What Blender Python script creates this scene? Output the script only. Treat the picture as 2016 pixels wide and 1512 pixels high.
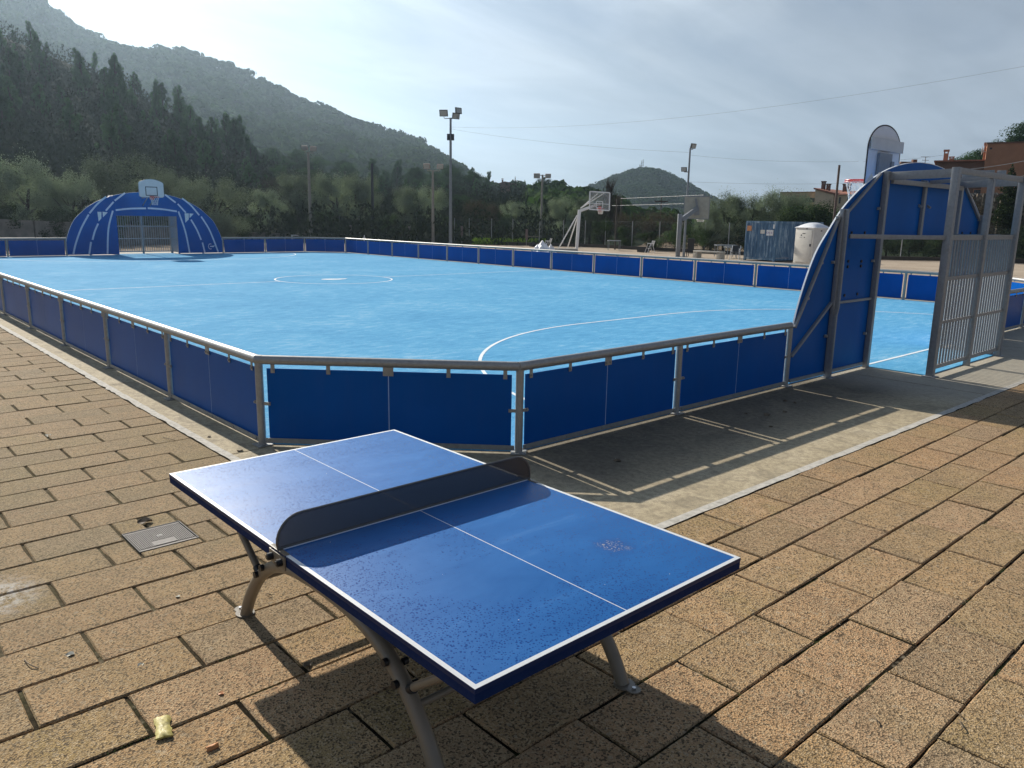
import bpy, bmesh, math, random
import numpy as np
from mathutils import Vector, Matrix, Euler
for o in list(bpy.data.objects): bpy.data.objects.remove(o)
S = bpy.context.scene
COL = S.collection
rng = np.random.default_rng(7)
random.seed(7)
R = math.radians

# ------------------------------------------------------------------ camera
FPX = 1538.19; YAW = -0.8331; PIT = 0.2091; ROL = 0.0175
CAM = np.array([3.0703, -2.1728, 2.2137])
def _axes():
    f0 = np.array([math.sin(YAW), math.cos(YAW), 0]); r0 = np.array([math.cos(YAW), -math.sin(YAW), 0]); u0 = np.array([0, 0, 1.])
    f = f0*math.cos(PIT)-u0*math.sin(PIT); u = f0*math.sin(PIT)+u0*math.cos(PIT)
    r = r0*math.cos(ROL)+u*math.sin(ROL); u2 = -r0*math.sin(ROL)+u*math.cos(ROL)
    return r, u2, f
AR, AU, AF = _axes()
cd = bpy.data.cameras.new('camera'); cam = bpy.data.objects.new('camera', cd); COL.objects.link(cam)
cd.sensor_width = 36; cd.lens = FPX/2016*36; cd.clip_end = 12000; cd.clip_start = 0.05
M = Matrix.Identity(4)
for i in range(3):
    M[i][0] = AR[i]; M[i][1] = AU[i]; M[i][2] = -AF[i]; M[i][3] = CAM[i]
cam.matrix_world = M
S.camera = cam
# ------------------------------------------------------------------ light
SUN_EL = R(29.0); SUN_AZ = math.atan2(0.14, -1.58)      # direction towards the sun, ccw from +X
SD = Vector((math.cos(SUN_EL)*math.cos(SUN_AZ), math.cos(SUN_EL)*math.sin(SUN_AZ), math.sin(SUN_EL)))
sl = bpy.data.lights.new('sun', 'SUN'); sl.energy = 5.0; sl.angle = R(0.53); sl.color = (1.0, 0.93, 0.82)
so = bpy.data.objects.new('sun', sl); COL.objects.link(so)
so.rotation_euler = SD.to_track_quat('Z', 'Y').to_euler()
S.view_settings.view_transform = 'Standard'; S.view_settings.look = 'None'
S.view_settings.exposure = 0.6; S.view_settings.gamma = 1.0; S.view_settings.use_curve_mapping = False

class NT:
    def __init__(s, tree): s.t = tree; s.L = tree.links
    def n(s, typ, **kw):
        nd = s.t.nodes.new(typ)
        for k, v in kw.items():
            if k.startswith('i_'):
                key = k[2:]
                key = int(key) if key.isdigit() else key.replace('_', ' ')
                s.put(nd.inputs[key], v)
            else: setattr(nd, k, v)
        return nd
    def put(s, inp, v):
        if isinstance(v, bpy.types.NodeSocket): s.L.new(v, inp)
        elif isinstance(v, bpy.types.Node): s.L.new(v.outputs[0], inp)
        else:
            if isinstance(v, (tuple, list)) and len(v) == 3 and inp.type == 'RGBA': v = (*v, 1)
            if isinstance(v, (int, float)) and inp.type == 'RGBA': v = (v, v, v, 1)
            inp.default_value = v
    def math(s, op, a, b=0.0, clamp=False):
        nd = s.t.nodes.new('ShaderNodeMath'); nd.operation = op; nd.use_clamp = clamp
        s.put(nd.inputs[0], a); s.put(nd.inputs[1], b); return nd.outputs[0]
    def mix(s, f, a, b, blend='MIX'):
        nd = s.t.nodes.new('ShaderNodeMix'); nd.data_type = 'RGBA'; nd.blend_type = blend
        s.put(nd.inputs[0], f); s.put(nd.inputs[6], a); s.put(nd.inputs[7], b); return nd.outputs[2]
    def noise(s, vec, scale, detail=4, rough=.55, dist=0.0, w=None):
        nd = s.t.nodes.new('ShaderNodeTexNoise')
        nd.inputs['Scale'].default_value = scale; nd.inputs['Detail'].default_value = detail
        nd.inputs['Roughness'].default_value = rough; nd.inputs['Distortion'].default_value = dist
        if vec is not None: s.put(nd.inputs['Vector'], vec)
        return nd.outputs['Fac']
    def ramp(s, f, stops, interp='LINEAR'):
        nd = s.t.nodes.new('ShaderNodeValToRGB'); cr = nd.color_ramp; cr.interpolation = interp
        while len(cr.elements) < len(stops): cr.elements.new(.5)
        for e, (p, c) in zip(cr.elements, stops):
            e.position = p; e.color = (*c, 1) if isinstance(c, tuple) else (c, c, c, 1)
        s.put(nd.inputs[0], f); return nd.outputs[0]
    def mapr(s, f, a, b, c=0., d=1.):
        nd = s.t.nodes.new('ShaderNodeMapRange'); s.put(nd.inputs[0], f)
        for i, v in zip((1, 2, 3, 4), (a, b, c, d)): nd.inputs[i].default_value = v
        return nd.outputs[0]

def world():
    w = bpy.data.worlds.new("World"); S.world = w; w.use_nodes = True
    t = NT(w.node_tree)
    bg = w.node_tree.nodes['Background']
    sky = t.n('ShaderNodeTexSky', sky_type='NISHITA', sun_disc=False)
    sky.sun_elevation = SUN_EL; sky.sun_rotation = math.pi/2-SUN_AZ
    sky.air_density = 1.0; sky.dust_density = .8; sky.ozone_density = 1.2; sky.altitude = 60
    tc = t.n('ShaderNodeTexCoord')
    d = tc.outputs['Generated']
    # thin high cloud veil: noise stretched on a flattened dome
    sep = t.n('ShaderNodeSeparateXYZ', i_0=d)
    zz = t.math('ADD', t.math('MAXIMUM', sep.outputs[2], 0.0), 0.16)
    px = t.math('DIVIDE', sep.outputs[0], zz); py = t.math('DIVIDE', sep.outputs[1], zz)
    comb = t.n('ShaderNodeCombineXYZ', i_0=px, i_1=py)
    mp = t.n('ShaderNodeMapping', i_Vector=comb.outputs[0]); mp.inputs['Rotation'].default_value = (0, 0, R(28)); mp.inputs['Scale'].default_value = (1.15, .40, 1)
    n1 = t.noise(mp.outputs[0], 1.0, 6, .55, 1.6)
    n2 = t.noise(mp.outputs[0], 0.42, 3, .5, .3)
    m = t.math('ADD', t.math('MULTIPLY', n1, .55), t.math('MULTIPLY', n2, .55))
    el = t.mapr(sep.outputs[2], .25, .75, 1.0, .25)
    cl = t.math('MULTIPLY', t.mapr(m, .40, .64, .5, 1.0), el)
    vm = t.n('ShaderNodeVectorMath', operation='DOT_PRODUCT', i_0=d, i_1=tuple(SD))
    dot = t.math('MAXIMUM', vm.outputs['Value'], 0.0)
    glow = t.math('ADD', t.math('MULTIPLY', t.math('POWER', dot, 4.0), 1.5), t.math('MULTIPLY', t.math('POWER', dot, 60.0), 4.0))
    gl = t.n('ShaderNodeVectorMath', operation='SCALE', i_0=(1.0, 1.0, .97)); t.put(gl.inputs['Scale'], glow)
    cc = t.n('ShaderNodeVectorMath', operation='ADD', i_0=(2.25, 2.56, 2.94), i_1=gl.outputs[0])
    vr = t.math('ADD', t.mapr(n1, .36, .64, .80, 1.13), t.mapr(t.noise(mp.outputs[0], 2.3, 7, .6, 1.4), .38, .62, -.07, .07))
    c2 = t.n('ShaderNodeVectorMath', operation='SCALE', i_0=cc.outputs[0]); t.put(c2.inputs['Scale'], vr); cc = c2
    nk = t.n('ShaderNodeVectorMath', operation='MULTIPLY', i_0=sky.outputs[0], i_1=(.26, .31, .40))
    col = t.mix(cl, nk.outputs[0], cc.outputs[0])
    t.put(bg.inputs[0], col); bg.inputs[1].default_value = 0.125
world()

# ------------------------------------------------------------------ helpers: rays
def ray(px, py): return AF*FPX+AR*(px-1008)-AU*(py-756)
def at(px, py, D):            # the world point seen at a photo pixel, D metres away on the plan
    d = ray(px, py); t = D/math.hypot(d[0], d[1]); return CAM+t*d
def bz(px, py, z=0.0):
    d = ray(px, py); t = (z-CAM[2])/d[2]; return CAM+t*d
def hdir(px):
    py = 429.6+0.0177*(px-1008); d = ray(px, py); n = math.hypot(d[0], d[1]); return d[0]/n, d[1]/n
def pos(px, D):
    a, b = hdir(px); return CAM[0]+a*D, CAM[1]+b*D
def zat(px, py, D): return at(px, py, D)[2]

# ------------------------------------------------------------------ helpers: mesh
class MB:
    def __init__(s): s.v = []; s.f = []; s.m = []
    def add(s, vs, fs, mi=0):
        k = len(s.v); s.v += [tuple(map(float, v)) for v in vs]; s.f += [tuple(i+k for i in f) for f in fs]; s.m += [mi]*len(fs); return s
    def box(s, a, b, mi=0):
        x0, y0, z0 = a; x1, y1, z1 = b
        vs = [(x0, y0, z0), (x1, y0, z0), (x1, y1, z0), (x0, y1, z0), (x0, y0, z1), (x1, y0, z1), (x1, y1, z1), (x0, y1, z1)]
        return s.add(vs, [(0, 3, 2, 1), (4, 5, 6, 7), (0, 1, 5, 4), (1, 2, 6, 5), (2, 3, 7, 6), (3, 0, 4, 7)], mi)
    def obox(s, c, ax, ay, az, mi=0):           # centre and half axes
        c, ax, ay, az = map(lambda q: np.array(q, float), (c, ax, ay, az))
        vs = [c+i*ax+j*ay+k*az for k in (-1, 1) for (i, j) in ((-1, -1), (1, -1), (1, 1), (-1, 1))]
        return s.add(vs, [(0, 3, 2, 1), (4, 5, 6, 7), (0, 1, 5, 4), (1, 2, 6, 5), (2, 3, 7, 6), (3, 0, 4, 7)], mi)
    def bar(s, p, q, w, h, up=(0, 0, 1), mi=0):   # rectangular bar, w sideways, h along up
        p = np.array(p, float); q = np.array(q, float); d = q-p; L = np.linalg.norm(d); d /= L
        up = np.array(up, float); sd = np.cross(d, up); sd /= np.linalg.norm(sd); up = np.cross(sd, d)
        return s.obox((p+q)/2, d*L/2, sd*w/2, up*h/2, mi)
    def tube(s, pts, r, n=12, cap=True, mi=0, closed=False):
        pts = [np.array(p, float) for p in pts]; m = len(pts)
        rs = r if hasattr(r, '__len__') else [r]*m
        k0 = len(s.v); nrm = None; rings = []
        for i, p in enumerate(pts):
            if closed: d = pts[(i+1) % m]-pts[i-1]
            else: d = pts[min(i+1, m-1)]-pts[max(i-1, 0)]
            d = d/np.linalg.norm(d)
            if nrm is None:
                a = np.array([0, 0, 1.]) if abs(d[2]) < .9 else np.array([1., 0, 0]); nrm = np.cross(d, a)
            nrm = nrm-d*np.dot(nrm, d); nrm /= np.linalg.norm(nrm); b = np.cross(d, nrm)
            rings.append([p+rs[i]*(math.cos(2*math.pi*j/n)*nrm+math.sin(2*math.pi*j/n)*b) for j in range(n)])
        vs = [v for rg in rings for v in rg]; fs = []
        for i in range(m if closed else m-1):
            a = i*n; b_ = ((i+1) % m)*n
            for j in range(n): fs.append((a+j, a+(j+1) % n, b_+(j+1) % n, b_+j))
        if cap and not closed: fs += [tuple(range(n))[::-1], tuple(range((m-1)*n, m*n))]
        return s.add(vs, fs, mi)
    def prism(s, pts, o, ex, ey, ez, mi=0):     # outline pts (2D) in the ex, ey plane at o, extruded by ez
        o, ex, ey, ez = map(lambda q: np.array(q, float), (o, ex, ey, ez)); n = len(pts)
        vs = [o+a*ex+b*ey for a, b in pts]+[o+a*ex+b*ey+ez for a, b in pts]
        return s.add(vs, [tuple(range(n))[::-1], tuple(range(n, 2*n))]+[(i, (i+1) % n, n+(i+1) % n, n+i) for i in range(n)], mi)
    def strip(s, A, B, mi=0):                   # ribbon between two rows of points
        n = len(A); return s.add(list(A)+list(B), [(i, i+1, n+i+1, n+i) for i in range(n-1)], mi)
    def build(s, name, mats, parent=None, smooth=False, bevel=0, loc=None):
        me = bpy.data.meshes.new(name); me.from_pydata(s.v, [], s.f); me.update()
        if not isinstance(mats, (list, tuple)): mats = [mats]
        for m_ in mats: me.materials.append(m_)
        if len(mats) > 1: me.polygons.foreach_set('material_index', s.m)
        if bevel or True:
            bm = bmesh.new(); bm.from_mesh(me)
            if len(bm.faces) < 4000 and not getattr(s, 'raw', False): bmesh.ops.recalc_face_normals(bm, faces=bm.faces)
            if bevel:
                es = [e for e in bm.edges if len(e.link_faces) == 2 and e.calc_face_angle(0) > R(40)]
                bmesh.ops.bevel(bm, geom=es, offset=bevel, segments=2, affect='EDGES', profile=.6, clamp_overlap=True)
            bm.to_mesh(me); bm.free()
        if smooth or bevel:
            me.shade_smooth(); me.set_sharp_from_angle(angle=R(38))
        o = bpy.data.objects.new(name, me); COL.objects.link(o)
        if parent is not None: o.parent = parent
        if loc is not None: o.location = loc
        return o
def empty(name, label, cat, loc=(0, 0, 0), rz=0, group=None):
    o = bpy.data.objects.new(name, None); COL.objects.link(o); o.location = loc; o.rotation_euler = (0, 0, rz)
    o.empty_display_size = .2
    return tag(o, label, cat, group)
def tag(o, label=None, cat=None, group=None, kind=None):
    if label: o['label'] = label
    if cat: o['category'] = cat
    if group: o['group'] = group
    if kind: o['kind'] = kind
    return o
KIDS = {}
def copy_tree(o, parent=None):
    c = o.copy(); COL.objects.link(c)
    if parent is not None: c.parent = parent; c.matrix_parent_inverse = o.matrix_parent_inverse
    for ch in [x for x in bpy.data.objects if x.parent == o]: copy_tree(ch, c)
    return c

# ------------------------------------------------------------------ materials
MT = {}
def newmat(name):
    m = bpy.data.materials.new(name); m.use_nodes = True; t = NT(m.node_tree)
    b = m.node_tree.nodes['Principled BSDF']; MT[name] = m
    return m, t, b
def coord(t, kind='Object'): return t.n('ShaderNodeTexCoord').outputs[kind]
def wpos(t): return t.n('ShaderNodeNewGeometry').outputs['Position']
def bump(t, b, h, strength=.3, dist=.01):
    bp = t.n('ShaderNodeBump'); bp.inputs['Strength'].default_value = strength; bp.inputs['Distance'].default_value = dist
    t.put(bp.inputs['Height'], h); t.put(b.inputs['Normal'], bp.outputs[0])
def simple(name, col, rough=.5, metal=0., var=.12, scale=8., spec=.5, bmp=0., coat=0., stains=None, vscale=None):
    m, t, b = newmat(name)
    P = wpos(t)
    if vscale:
        mp = t.n('ShaderNodeMapping', i_Vector=P); mp.inputs['Scale'].default_value = vscale; P = mp.outputs[0]
    n = t.noise(P, scale, 5, .6)
    lo = tuple(c*(1-var) for c in col); hi = tuple(min(1, c*(1+var)) for c in col)
    c = t.ramp(n, [(.3, lo), (.7, hi)])
    if stains:
        n2 = t.noise(P, scale*.23, 6, .65, .6); c = t.mix(t.mapr(n2, .52, .75, 0, stains[1]), c, stains[0])
    t.put(b.inputs['Base Color'], c)
    rn = t.mapr(t.noise(P, scale*2.1, 3), .3, .7, max(.02, rough-.08), min(1, rough+.1))
    t.put(b.inputs['Roughness'], rn)
    b.inputs['Metallic'].default_value = metal; b.inputs['Specular IOR Level'].default_value = spec
    b.inputs['Coat Weight'].default_value = coat
    if bmp: bump(t, b, t.noise(P, scale*5, 4), bmp, .004)
    return m
simple('galvanised', (0.33, 0.325, 0.31), .48, .5, .12, 26, stains=((.24, .22, .19), .35))
simple('galvanised_frame', (0.28, 0.29, 0.30), .52, .35, .10, 22, stains=((.22, .21, .19), .3))
simple('leg_paint', (0.20, 0.165, 0.120), .38, 0., .06, 9, spec=.45)
simple('bolt_black', (0.012, 0.012, 0.014), .4, 0, .1, 30)
simple('bolt_steel', (0.5, 0.5, 0.5), .3, .9, .1, 30)
simple('dark_metal', (0.035, 0.038, 0.045), .45, .3, .2, 10)
simple('pole_grey', (0.22, 0.24, 0.26), .45, .5, .1, 6)
simple('pole_concrete', (0.26, 0.24, 0.21), .85, 0, .15, 6)
simple('pole_rust', (0.10, 0.07, 0.06), .8, 0, .3, 6)
simple('white_paint', (0.74, 0.75, 0.76), .4, 0, .05, 5)
simple('off_white', (0.62, 0.60, 0.55), .5, 0, .08, 4)
simple('red_paint', (0.62, 0.03, 0.025), .35, 0, .08, 20)
simple('grey_board', (0.33, 0.34, 0.30), .55, 0, .12, 5, stains=((.22, .24, .18), .6))
simple('glass_lamp', (0.35, 0.37, 0.36), .12, 0, .05, 5)
simple('black_plastic', (0.02, 0.022, 0.026), .5, 0, .2, 8)
simple('concrete_pale', (0.42, 0.40, 0.35), .9, 0, .12, 3, bmp=.2)
simple('wood_dark', (0.06, 0.05, 0.04), .8, 0, .25, 6)
simple('sign_brown', (0.16, 0.11, 0.10), .6, 0, .12, 6)
simple('sign_pink', (0.30, 0.24, 0.22), .6, 0, .12, 6)
simple('net_cord', (0.8, 0.8, 0.78), .7, 0, .05, 30)
simple('marking', (0.72, 0.78, 0.80), .75, 0, .10, 14)
simple('mark_black', (0.02, 0.02, 0.025), .6, 0, .05, 14)
simple('wall_stone', (0.20, 0.18, 0.15), .95, 0, .35, 2.2, bmp=.6)
simple('bark', (0.045, 0.036, 0.028), .95, 0, .35, 6, bmp=.6, spec=0)
simple('wire', (0.22, 0.24, 0.26), .6, 0, .05, 3)
simple('wire_pale', (0.30, 0.31, 0.32), .6, .1, .05, 3)
simple('paint_purple', (0.12, 0.05, 0.25), .6)
simple('poster_orange', (0.62, 0.27, 0.12), .7, 0, .2, 9)
simple('roof_tile', (0.32, 0.12, 0.07), .85, 0, .25, 5)
simple('wall_beige', (0.58, 0.45, 0.31), .9, 0, .08, 1.2)
simple('wall_beige_dark', (0.42, 0.31, 0.20), .9, 0, .1, 1.2)
simple('wall_orange', (0.36, 0.175, 0.10), .9, 0, .12, 1.0)
simple('wall_brown', (0.15, 0.080, 0.055), .9, 0, .15, 1.0)
simple('window_dark', (0.03, 0.03, 0.035), .25, 0, .1, 3)
simple('shutter_red', (0.16, 0.05, 0.04), .6)
simple('leaf_dry', (0.12, 0.085, 0.05), .8, 0, .4, 50)
simple('peel_orange', (0.60, 0.25, 0.08), .5, 0, .2, 60)
simple('can_yellow', (0.44, 0.37, 0.10), .6, .0, .25, 60, stains=((.12, .1, .05), .8))
simple('leaf_pale', (0.55, 0.52, 0.42), .8, 0, .2, 50)
simple('white_sheet', (0.78, 0.79, 0.82), .7, 0, .05, 5)
simple('far_goal_line', (0.55, 0.66, 0.78), .5, 0, .05, 5)

def m_panel():        # blue laminate boards
    for nm, c1 in (('board_blue', (0.002, 0.085, 0.34)), ('arch_blue', (0.003, 0.100, 0.38))):
        m, t, b = newmat(nm)
        P = wpos(t)
        c = t.ramp(t.noise(P, .9, 4), [(.3, tuple(x*.86 for x in c1)), (.7, tuple(x*1.1 for x in c1))])
        mp = t.n('ShaderNodeMapping', i_Vector=P); mp.inputs['Scale'].default_value = (3, 3, .5)
        dust = t.noise(mp.outputs[0], 3.5, 6, .65, .3)
        c = t.mix(t.mapr(dust, .45, .8, 0, .03), c, (0.20, 0.20, 0.20))
        t.put(b.inputs['Base Color'], c)
        b.inputs['Roughness'].default_value = .34
        b.inputs['Specular IOR Level'].default_value = .06
m_panel()
simple('seam_pale', (0.42, 0.55, 0.72), .5, 0, .1, 9)
m, t, b = newmat('board_edge'); b.inputs['Base Color'].default_value = (.75, .8, .85, 1); b.inputs['Roughness'].default_value = .5

def m_turf():
    m, t, b = newmat('turf')
    P = wpos(t)
    mp = t.n('ShaderNodeMapping', i_Vector=P); mp.inputs['Scale'].default_value = (1.0, .35, 1); mp.inputs['Rotation'].default_value = (0, 0, R(-42))
    n1 = t.noise(mp.outputs[0], 7, 8, .72, .4)
    n2 = t.noise(P, .35, 5, .6, .8)
    n3 = t.noise(P, 60, 3, .7)
    k = t.math('ADD', t.math('ADD', t.math('MULTIPLY', n1, .55), t.math('MULTIPLY', n2, .3)), t.math('MULTIPLY', n3, .25))
    c = t.ramp(k, [(.38, (0.045, 0.225, 0.42)), (.48, (0.088, 0.315, 0.54)), (.58, (0.120, 0.375, 0.60)), (.70, (0.29, 0.51, 0.66))])
    st = t.noise(P, .8, 7, .7, 1.2)
    c = t.mix(t.mapr(st, .60, .74, 0, .22), c, (0.04, 0.22, 0.45))
    sp = t.noise(P, 23, 2, .5)
    c = t.mix(t.mapr(sp, .66, .76, 0, .6), c, (0.40, 0.58, 0.70))
    t.put(b.inputs['Base Color'], c)
    b.inputs['Roughness'].default_value = .9; b.inputs['Specular IOR Level'].default_value = .05
    bump(t, b, t.math('ADD', n3, t.math('MULTIPLY', n1, .8)), .5, .012)
m_turf()

def m_paver():
    m, t, b = newmat('paver')
    P = wpos(t)
    g = t.n('ShaderNodeNewGeometry'); isl = g.outputs['Random Per Island']
    isl2 = t.math('FRACT', t.math('MULTIPLY', isl, 37.7))
    base = t.ramp(isl, [(0., (0.42, 0.285, 0.160)), (.3, (0.52, 0.345, 0.175)), (.6, (0.58, 0.355, 0.185)), (.85, (0.60, 0.390, 0.215)), (1., (0.46, 0.325, 0.200))])
    off = t.n('ShaderNodeVectorMath', operation='ADD', i_0=P)
    cb = t.n('ShaderNodeCombineXYZ', i_0=t.math('MULTIPLY', isl, 31.0), i_1=t.math('MULTIPLY', isl, 17.0)); t.put(off.inputs[1], cb.outputs[0])
    Q = off.outputs[0]
    big = t.noise(Q, 2.4, 5, .6, .5)
    c = t.mix(t.mapr(big, .42, .72, 0, .75), base, t.ramp(isl2, [(0, (0.40, 0.29, 0.11)), (.5, (0.30, 0.215, 0.135)), (1, (0.52, 0.31, 0.18))]))
    moss = t.noise(P, .55, 4, .6, .6)
    c = t.mix(t.mapr(moss, .50, .70, 0, .40), c, (0.28, 0.235, 0.085))
    # aggregate grains
    v = t.n('ShaderNodeTexVoronoi', feature='F1'); t.put(v.inputs['Vector'], Q); v.inputs['Scale'].default_value = 118
    gr = t.n('ShaderNodeSeparateColor', i_0=v.outputs['Color'])
    c = t.mix(t.mapr(gr.outputs[0], .60, .85, 0, .75), c, (0.62, 0.47, 0.29))
    c = t.mix(t.mapr(gr.outputs[1], .66, .86, 0, .85), c, (0.055, 0.040, 0.026))
    v2 = t.n('ShaderNodeTexVoronoi', feature='F1'); t.put(v2.inputs['Vector'], Q); v2.inputs['Scale'].default_value = 48
    g2 = t.n('ShaderNodeSeparateColor', i_0=v2.outputs['Color'])
    c = t.mix(t.mapr(g2.outputs[0], .965, 1., 0, .55), c, (0.55, 0.46, 0.33))
    f = t.noise(Q, 210, 3, .7)
    c = t.mix(t.mapr(f, .36, .58, .45, 0), c, (0.055, 0.038, 0.022))
    md = t.noise(Q, 9, 6, .7)
    c = t.mix(t.mapr(md, .35, .65, .35, 0), c, (0.12, 0.09, 0.055))
    hs = t.n('ShaderNodeHueSaturation'); hs.inputs['Saturation'].default_value = 1.02; hs.inputs['Value'].default_value = 1.0; t.put(hs.inputs['Color'], c); c = hs.outputs[0]
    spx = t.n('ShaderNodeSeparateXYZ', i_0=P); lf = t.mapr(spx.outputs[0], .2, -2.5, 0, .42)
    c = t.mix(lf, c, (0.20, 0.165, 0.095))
    # lichen-white patch
    d = t.n('ShaderNodeVectorMath', operation='DISTANCE', i_0=P, i_1=(-2.05, -1.62, 0))
    pat = t.math('MULTIPLY', t.mapr(d.outputs['Value'], .10, .34, 1, 0), t.mapr(t.noise(P, 14, 6, .75), .42, .58, 0, 1))
    c = t.mix(t.math('MULTIPLY', pat, .8), c, (0.62, 0.60, 0.56))
    t.put(b.inputs['Base Color'], c); b.inputs['Roughness'].default_value = .88; b.inputs['Specular IOR Level'].default_value = .15
    h = t.math('ADD', t.math('MULTIPLY', v.outputs['Distance'], .9), t.math('ADD', t.math('MULTIPLY', f, .6), t.math('MULTIPLY', md, 1.3)))
    bump(t, b, h, .75, .006)
m_paver()

def m_joint():
    m, t, b = newmat('joint_soil')
    P = wpos(t)
    n = t.noise(P, 40, 6, .75)
    n2 = t.noise(P, 2.6, 5, .6, .5); n3 = t.noise(P, 5.1, 4, .6)
    c = t.ramp(n, [(.3, (0.006, 0.005, 0.004)), (.55, (0.022, 0.018, 0.012)), (.72, (0.10, 0.08, 0.055))])
    c = t.mix(t.mapr(n2, .50, .66, 0, .6), c, t.ramp(n, [(.3, (0.020, 0.030, 0.008)), (.7, (0.085, 0.10, 0.030))]))
    c = t.mix(t.mapr(n3, .58, .66, 0, .7), c, (0.34, 0.29, 0.21))
    sx_ = t.n('ShaderNodeSeparateXYZ', i_0=P); c = t.mix(t.mapr(sx_.outputs[0], 0, -1.5, 0, .75), c, t.ramp(n, [(.3, (0.05, 0.04, 0.025)), (.7, (0.20, 0.165, 0.105))]))
    t.put(b.inputs['Base Color'], c); b.inputs['Roughness'].default_value = .95; b.inputs['Specular IOR Level'].default_value = 0.02
    bump(t, b, n, .9, .01)
m_joint()

def m_concrete():
    m, t, b = newmat('apron_concrete')
    P = wpos(t)
    n1 = t.noise(P, 1.1, 8, .70, .8); n2 = t.noise(P, 17, 7, .75); n3 = t.noise(P, 120, 3, .7); n4 = t.noise(P, 3.3, 6, .7, 1.0)
    c = t.ramp(n1, [(.28, (0.34, 0.28, 0.175)), (.48, (0.50, 0.415, 0.265)), (.72, (0.60, 0.51, 0.35))])
    c = t.mix(t.mapr(n4, .50, .62, 0, .45), c, (0.15, 0.13, 0.09))
    c = t.mix(t.mapr(n2, .40, .56, .50, 0), c, (0.17, 0.135, 0.085))
    c = t.mix(t.mapr(n3, .38, .58, .5, 0), c, (0.13, 0.105, 0.07))
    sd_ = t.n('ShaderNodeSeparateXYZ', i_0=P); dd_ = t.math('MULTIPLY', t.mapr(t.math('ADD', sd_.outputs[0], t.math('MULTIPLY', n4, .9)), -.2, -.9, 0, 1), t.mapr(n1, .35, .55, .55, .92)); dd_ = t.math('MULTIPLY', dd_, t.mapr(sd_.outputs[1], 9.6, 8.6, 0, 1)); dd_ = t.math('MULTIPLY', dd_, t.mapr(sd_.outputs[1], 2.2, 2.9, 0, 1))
    c = t.mix(dd_, c, t.ramp(n2, [(.35, (0.075, 0.060, 0.040)), (.65, (0.15, 0.125, 0.085))]))  # fence shade deepened in the base colour here, along with patchy dirt stains
    # smoother grey screed in front of the goal
    sp = t.n('ShaderNodeSeparateXYZ', i_0=P)
    gy = t.mapr(sp.outputs[1], 8.3, 9.3)
    c = t.mix(t.math('MULTIPLY', gy, .55), c, (0.38, 0.36, 0.31))
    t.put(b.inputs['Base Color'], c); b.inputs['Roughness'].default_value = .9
    bump(t, b, t.math('ADD', n2, t.math('MULTIPLY', n3, .4)), .5, .006)
    m, t, b = newmat('mortar')
    P = wpos(t); n = t.noise(P, 18, 6, .7)
    t.put(b.inputs['Base Color'], t.ramp(n, [(.3, (0.30, 0.28, 0.24)), (.6, (0.52, 0.49, 0.43))])); b.inputs['Roughness'].default_value = .9
    bump(t, b, n, .6, .006)
m_concrete()

def m_ground():
    m, t, b = newmat('earth')
    P = wpos(t); n = t.noise(P, .25, 8, .65); n2 = t.noise(P, 6, 5, .7)
    c = t.ramp(n, [(.3, (0.20, 0.155, 0.11)), (.7, (0.33, 0.26, 0.19))])
    c = t.mix(t.mapr(n2, .35, .6, .4, 0), c, (0.12, 0.09, 0.06))
    t.put(b.inputs['Base Color'], c); b.inputs['Roughness'].default_value = .95; b.inputs['Specular IOR Level'].default_value = 0.02
    m, t, b = newmat('court_gravel')
    P = wpos(t); n = t.noise(P, .4, 7, .65); n2 = t.noise(P, 9, 5, .7)
    c = t.ramp(n, [(.3, (0.36, 0.29, 0.22)), (.7, (0.48, 0.40, 0.31))])
    c = t.mix(t.mapr(n2, .35, .6, .3, 0), c, (0.18, 0.14, 0.10))
    t.put(b.inputs['Base Color'], c); b.inputs['Roughness'].default_value = .95; b.inputs['Specular IOR Level'].default_value = 0.02
    m, t, b = newmat('hill_ground')
    P = wpos(t); n = t.noise(P, .02, 8, .7); n2 = t.noise(P, .3, 6, .7)
    c = t.ramp(n, [(.35, (0.020, 0.030, 0.016)), (.6, (0.030, 0.040, 0.022)), (.75, (0.050, 0.052, 0.038))])
    c = t.mix(t.mapr(n2, .4, .6, .6, 0), c, (0.02, 0.028, 0.014))
    t.put(b.inputs['Base Color'], c); b.inputs['Roughness'].default_value = 1; b.inputs['Specular IOR Level'].default_value = 0.02
m_ground()

def leafmat(name, a, b_, rough=.6, tr=.25, tint=(1.15, 1.45, .70)):
    m, t, b = newmat(name)
    g = t.n('ShaderNodeNewGeometry'); isl = g.outputs['Random Per Island']
    oi = t.n('ShaderNodeObjectInfo').outputs['Random']
    c = t.ramp(isl, [(0., a), (1., tuple(x*.85 for x in b_))])
    tn = t.mapr(t.n('ShaderNodeAttribute', attribute_name='tone').outputs['Fac'], .5, 1.5, .72, 1.28)
    sc = t.n('ShaderNodeVectorMath', operation='SCALE', i_0=c); t.put(sc.inputs['Scale'], tn); c = sc.outputs[0]
    so_ = t.n('ShaderNodeVectorMath', operation='SCALE', i_0=c); t.put(so_.inputs['Scale'], t.mapr(oi, 0, 1, .62, 1.4)); c = so_.outputs[0]
    t.put(b.inputs['Base Color'], c); b.inputs['Roughness'].default_value = 1; b.inputs['Specular IOR Level'].default_value = 0
    tg = t.n('ShaderNodeVectorMath', operation='MULTIPLY', i_0=c, i_1=tint)
    tl = t.n('ShaderNodeBsdfTranslucent'); t.put(tl.inputs[0], tg.outputs[0])
    mx = t.n('ShaderNodeMixShader'); mx.inputs[0].default_value = tr
    out = m.node_tree.nodes['Material Output']
    t.L.new(b.outputs[0], mx.inputs[1]); t.L.new(tl.outputs[0], mx.inputs[2]); t.L.new(mx.outputs[0], out.inputs[0])
    return m
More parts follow.
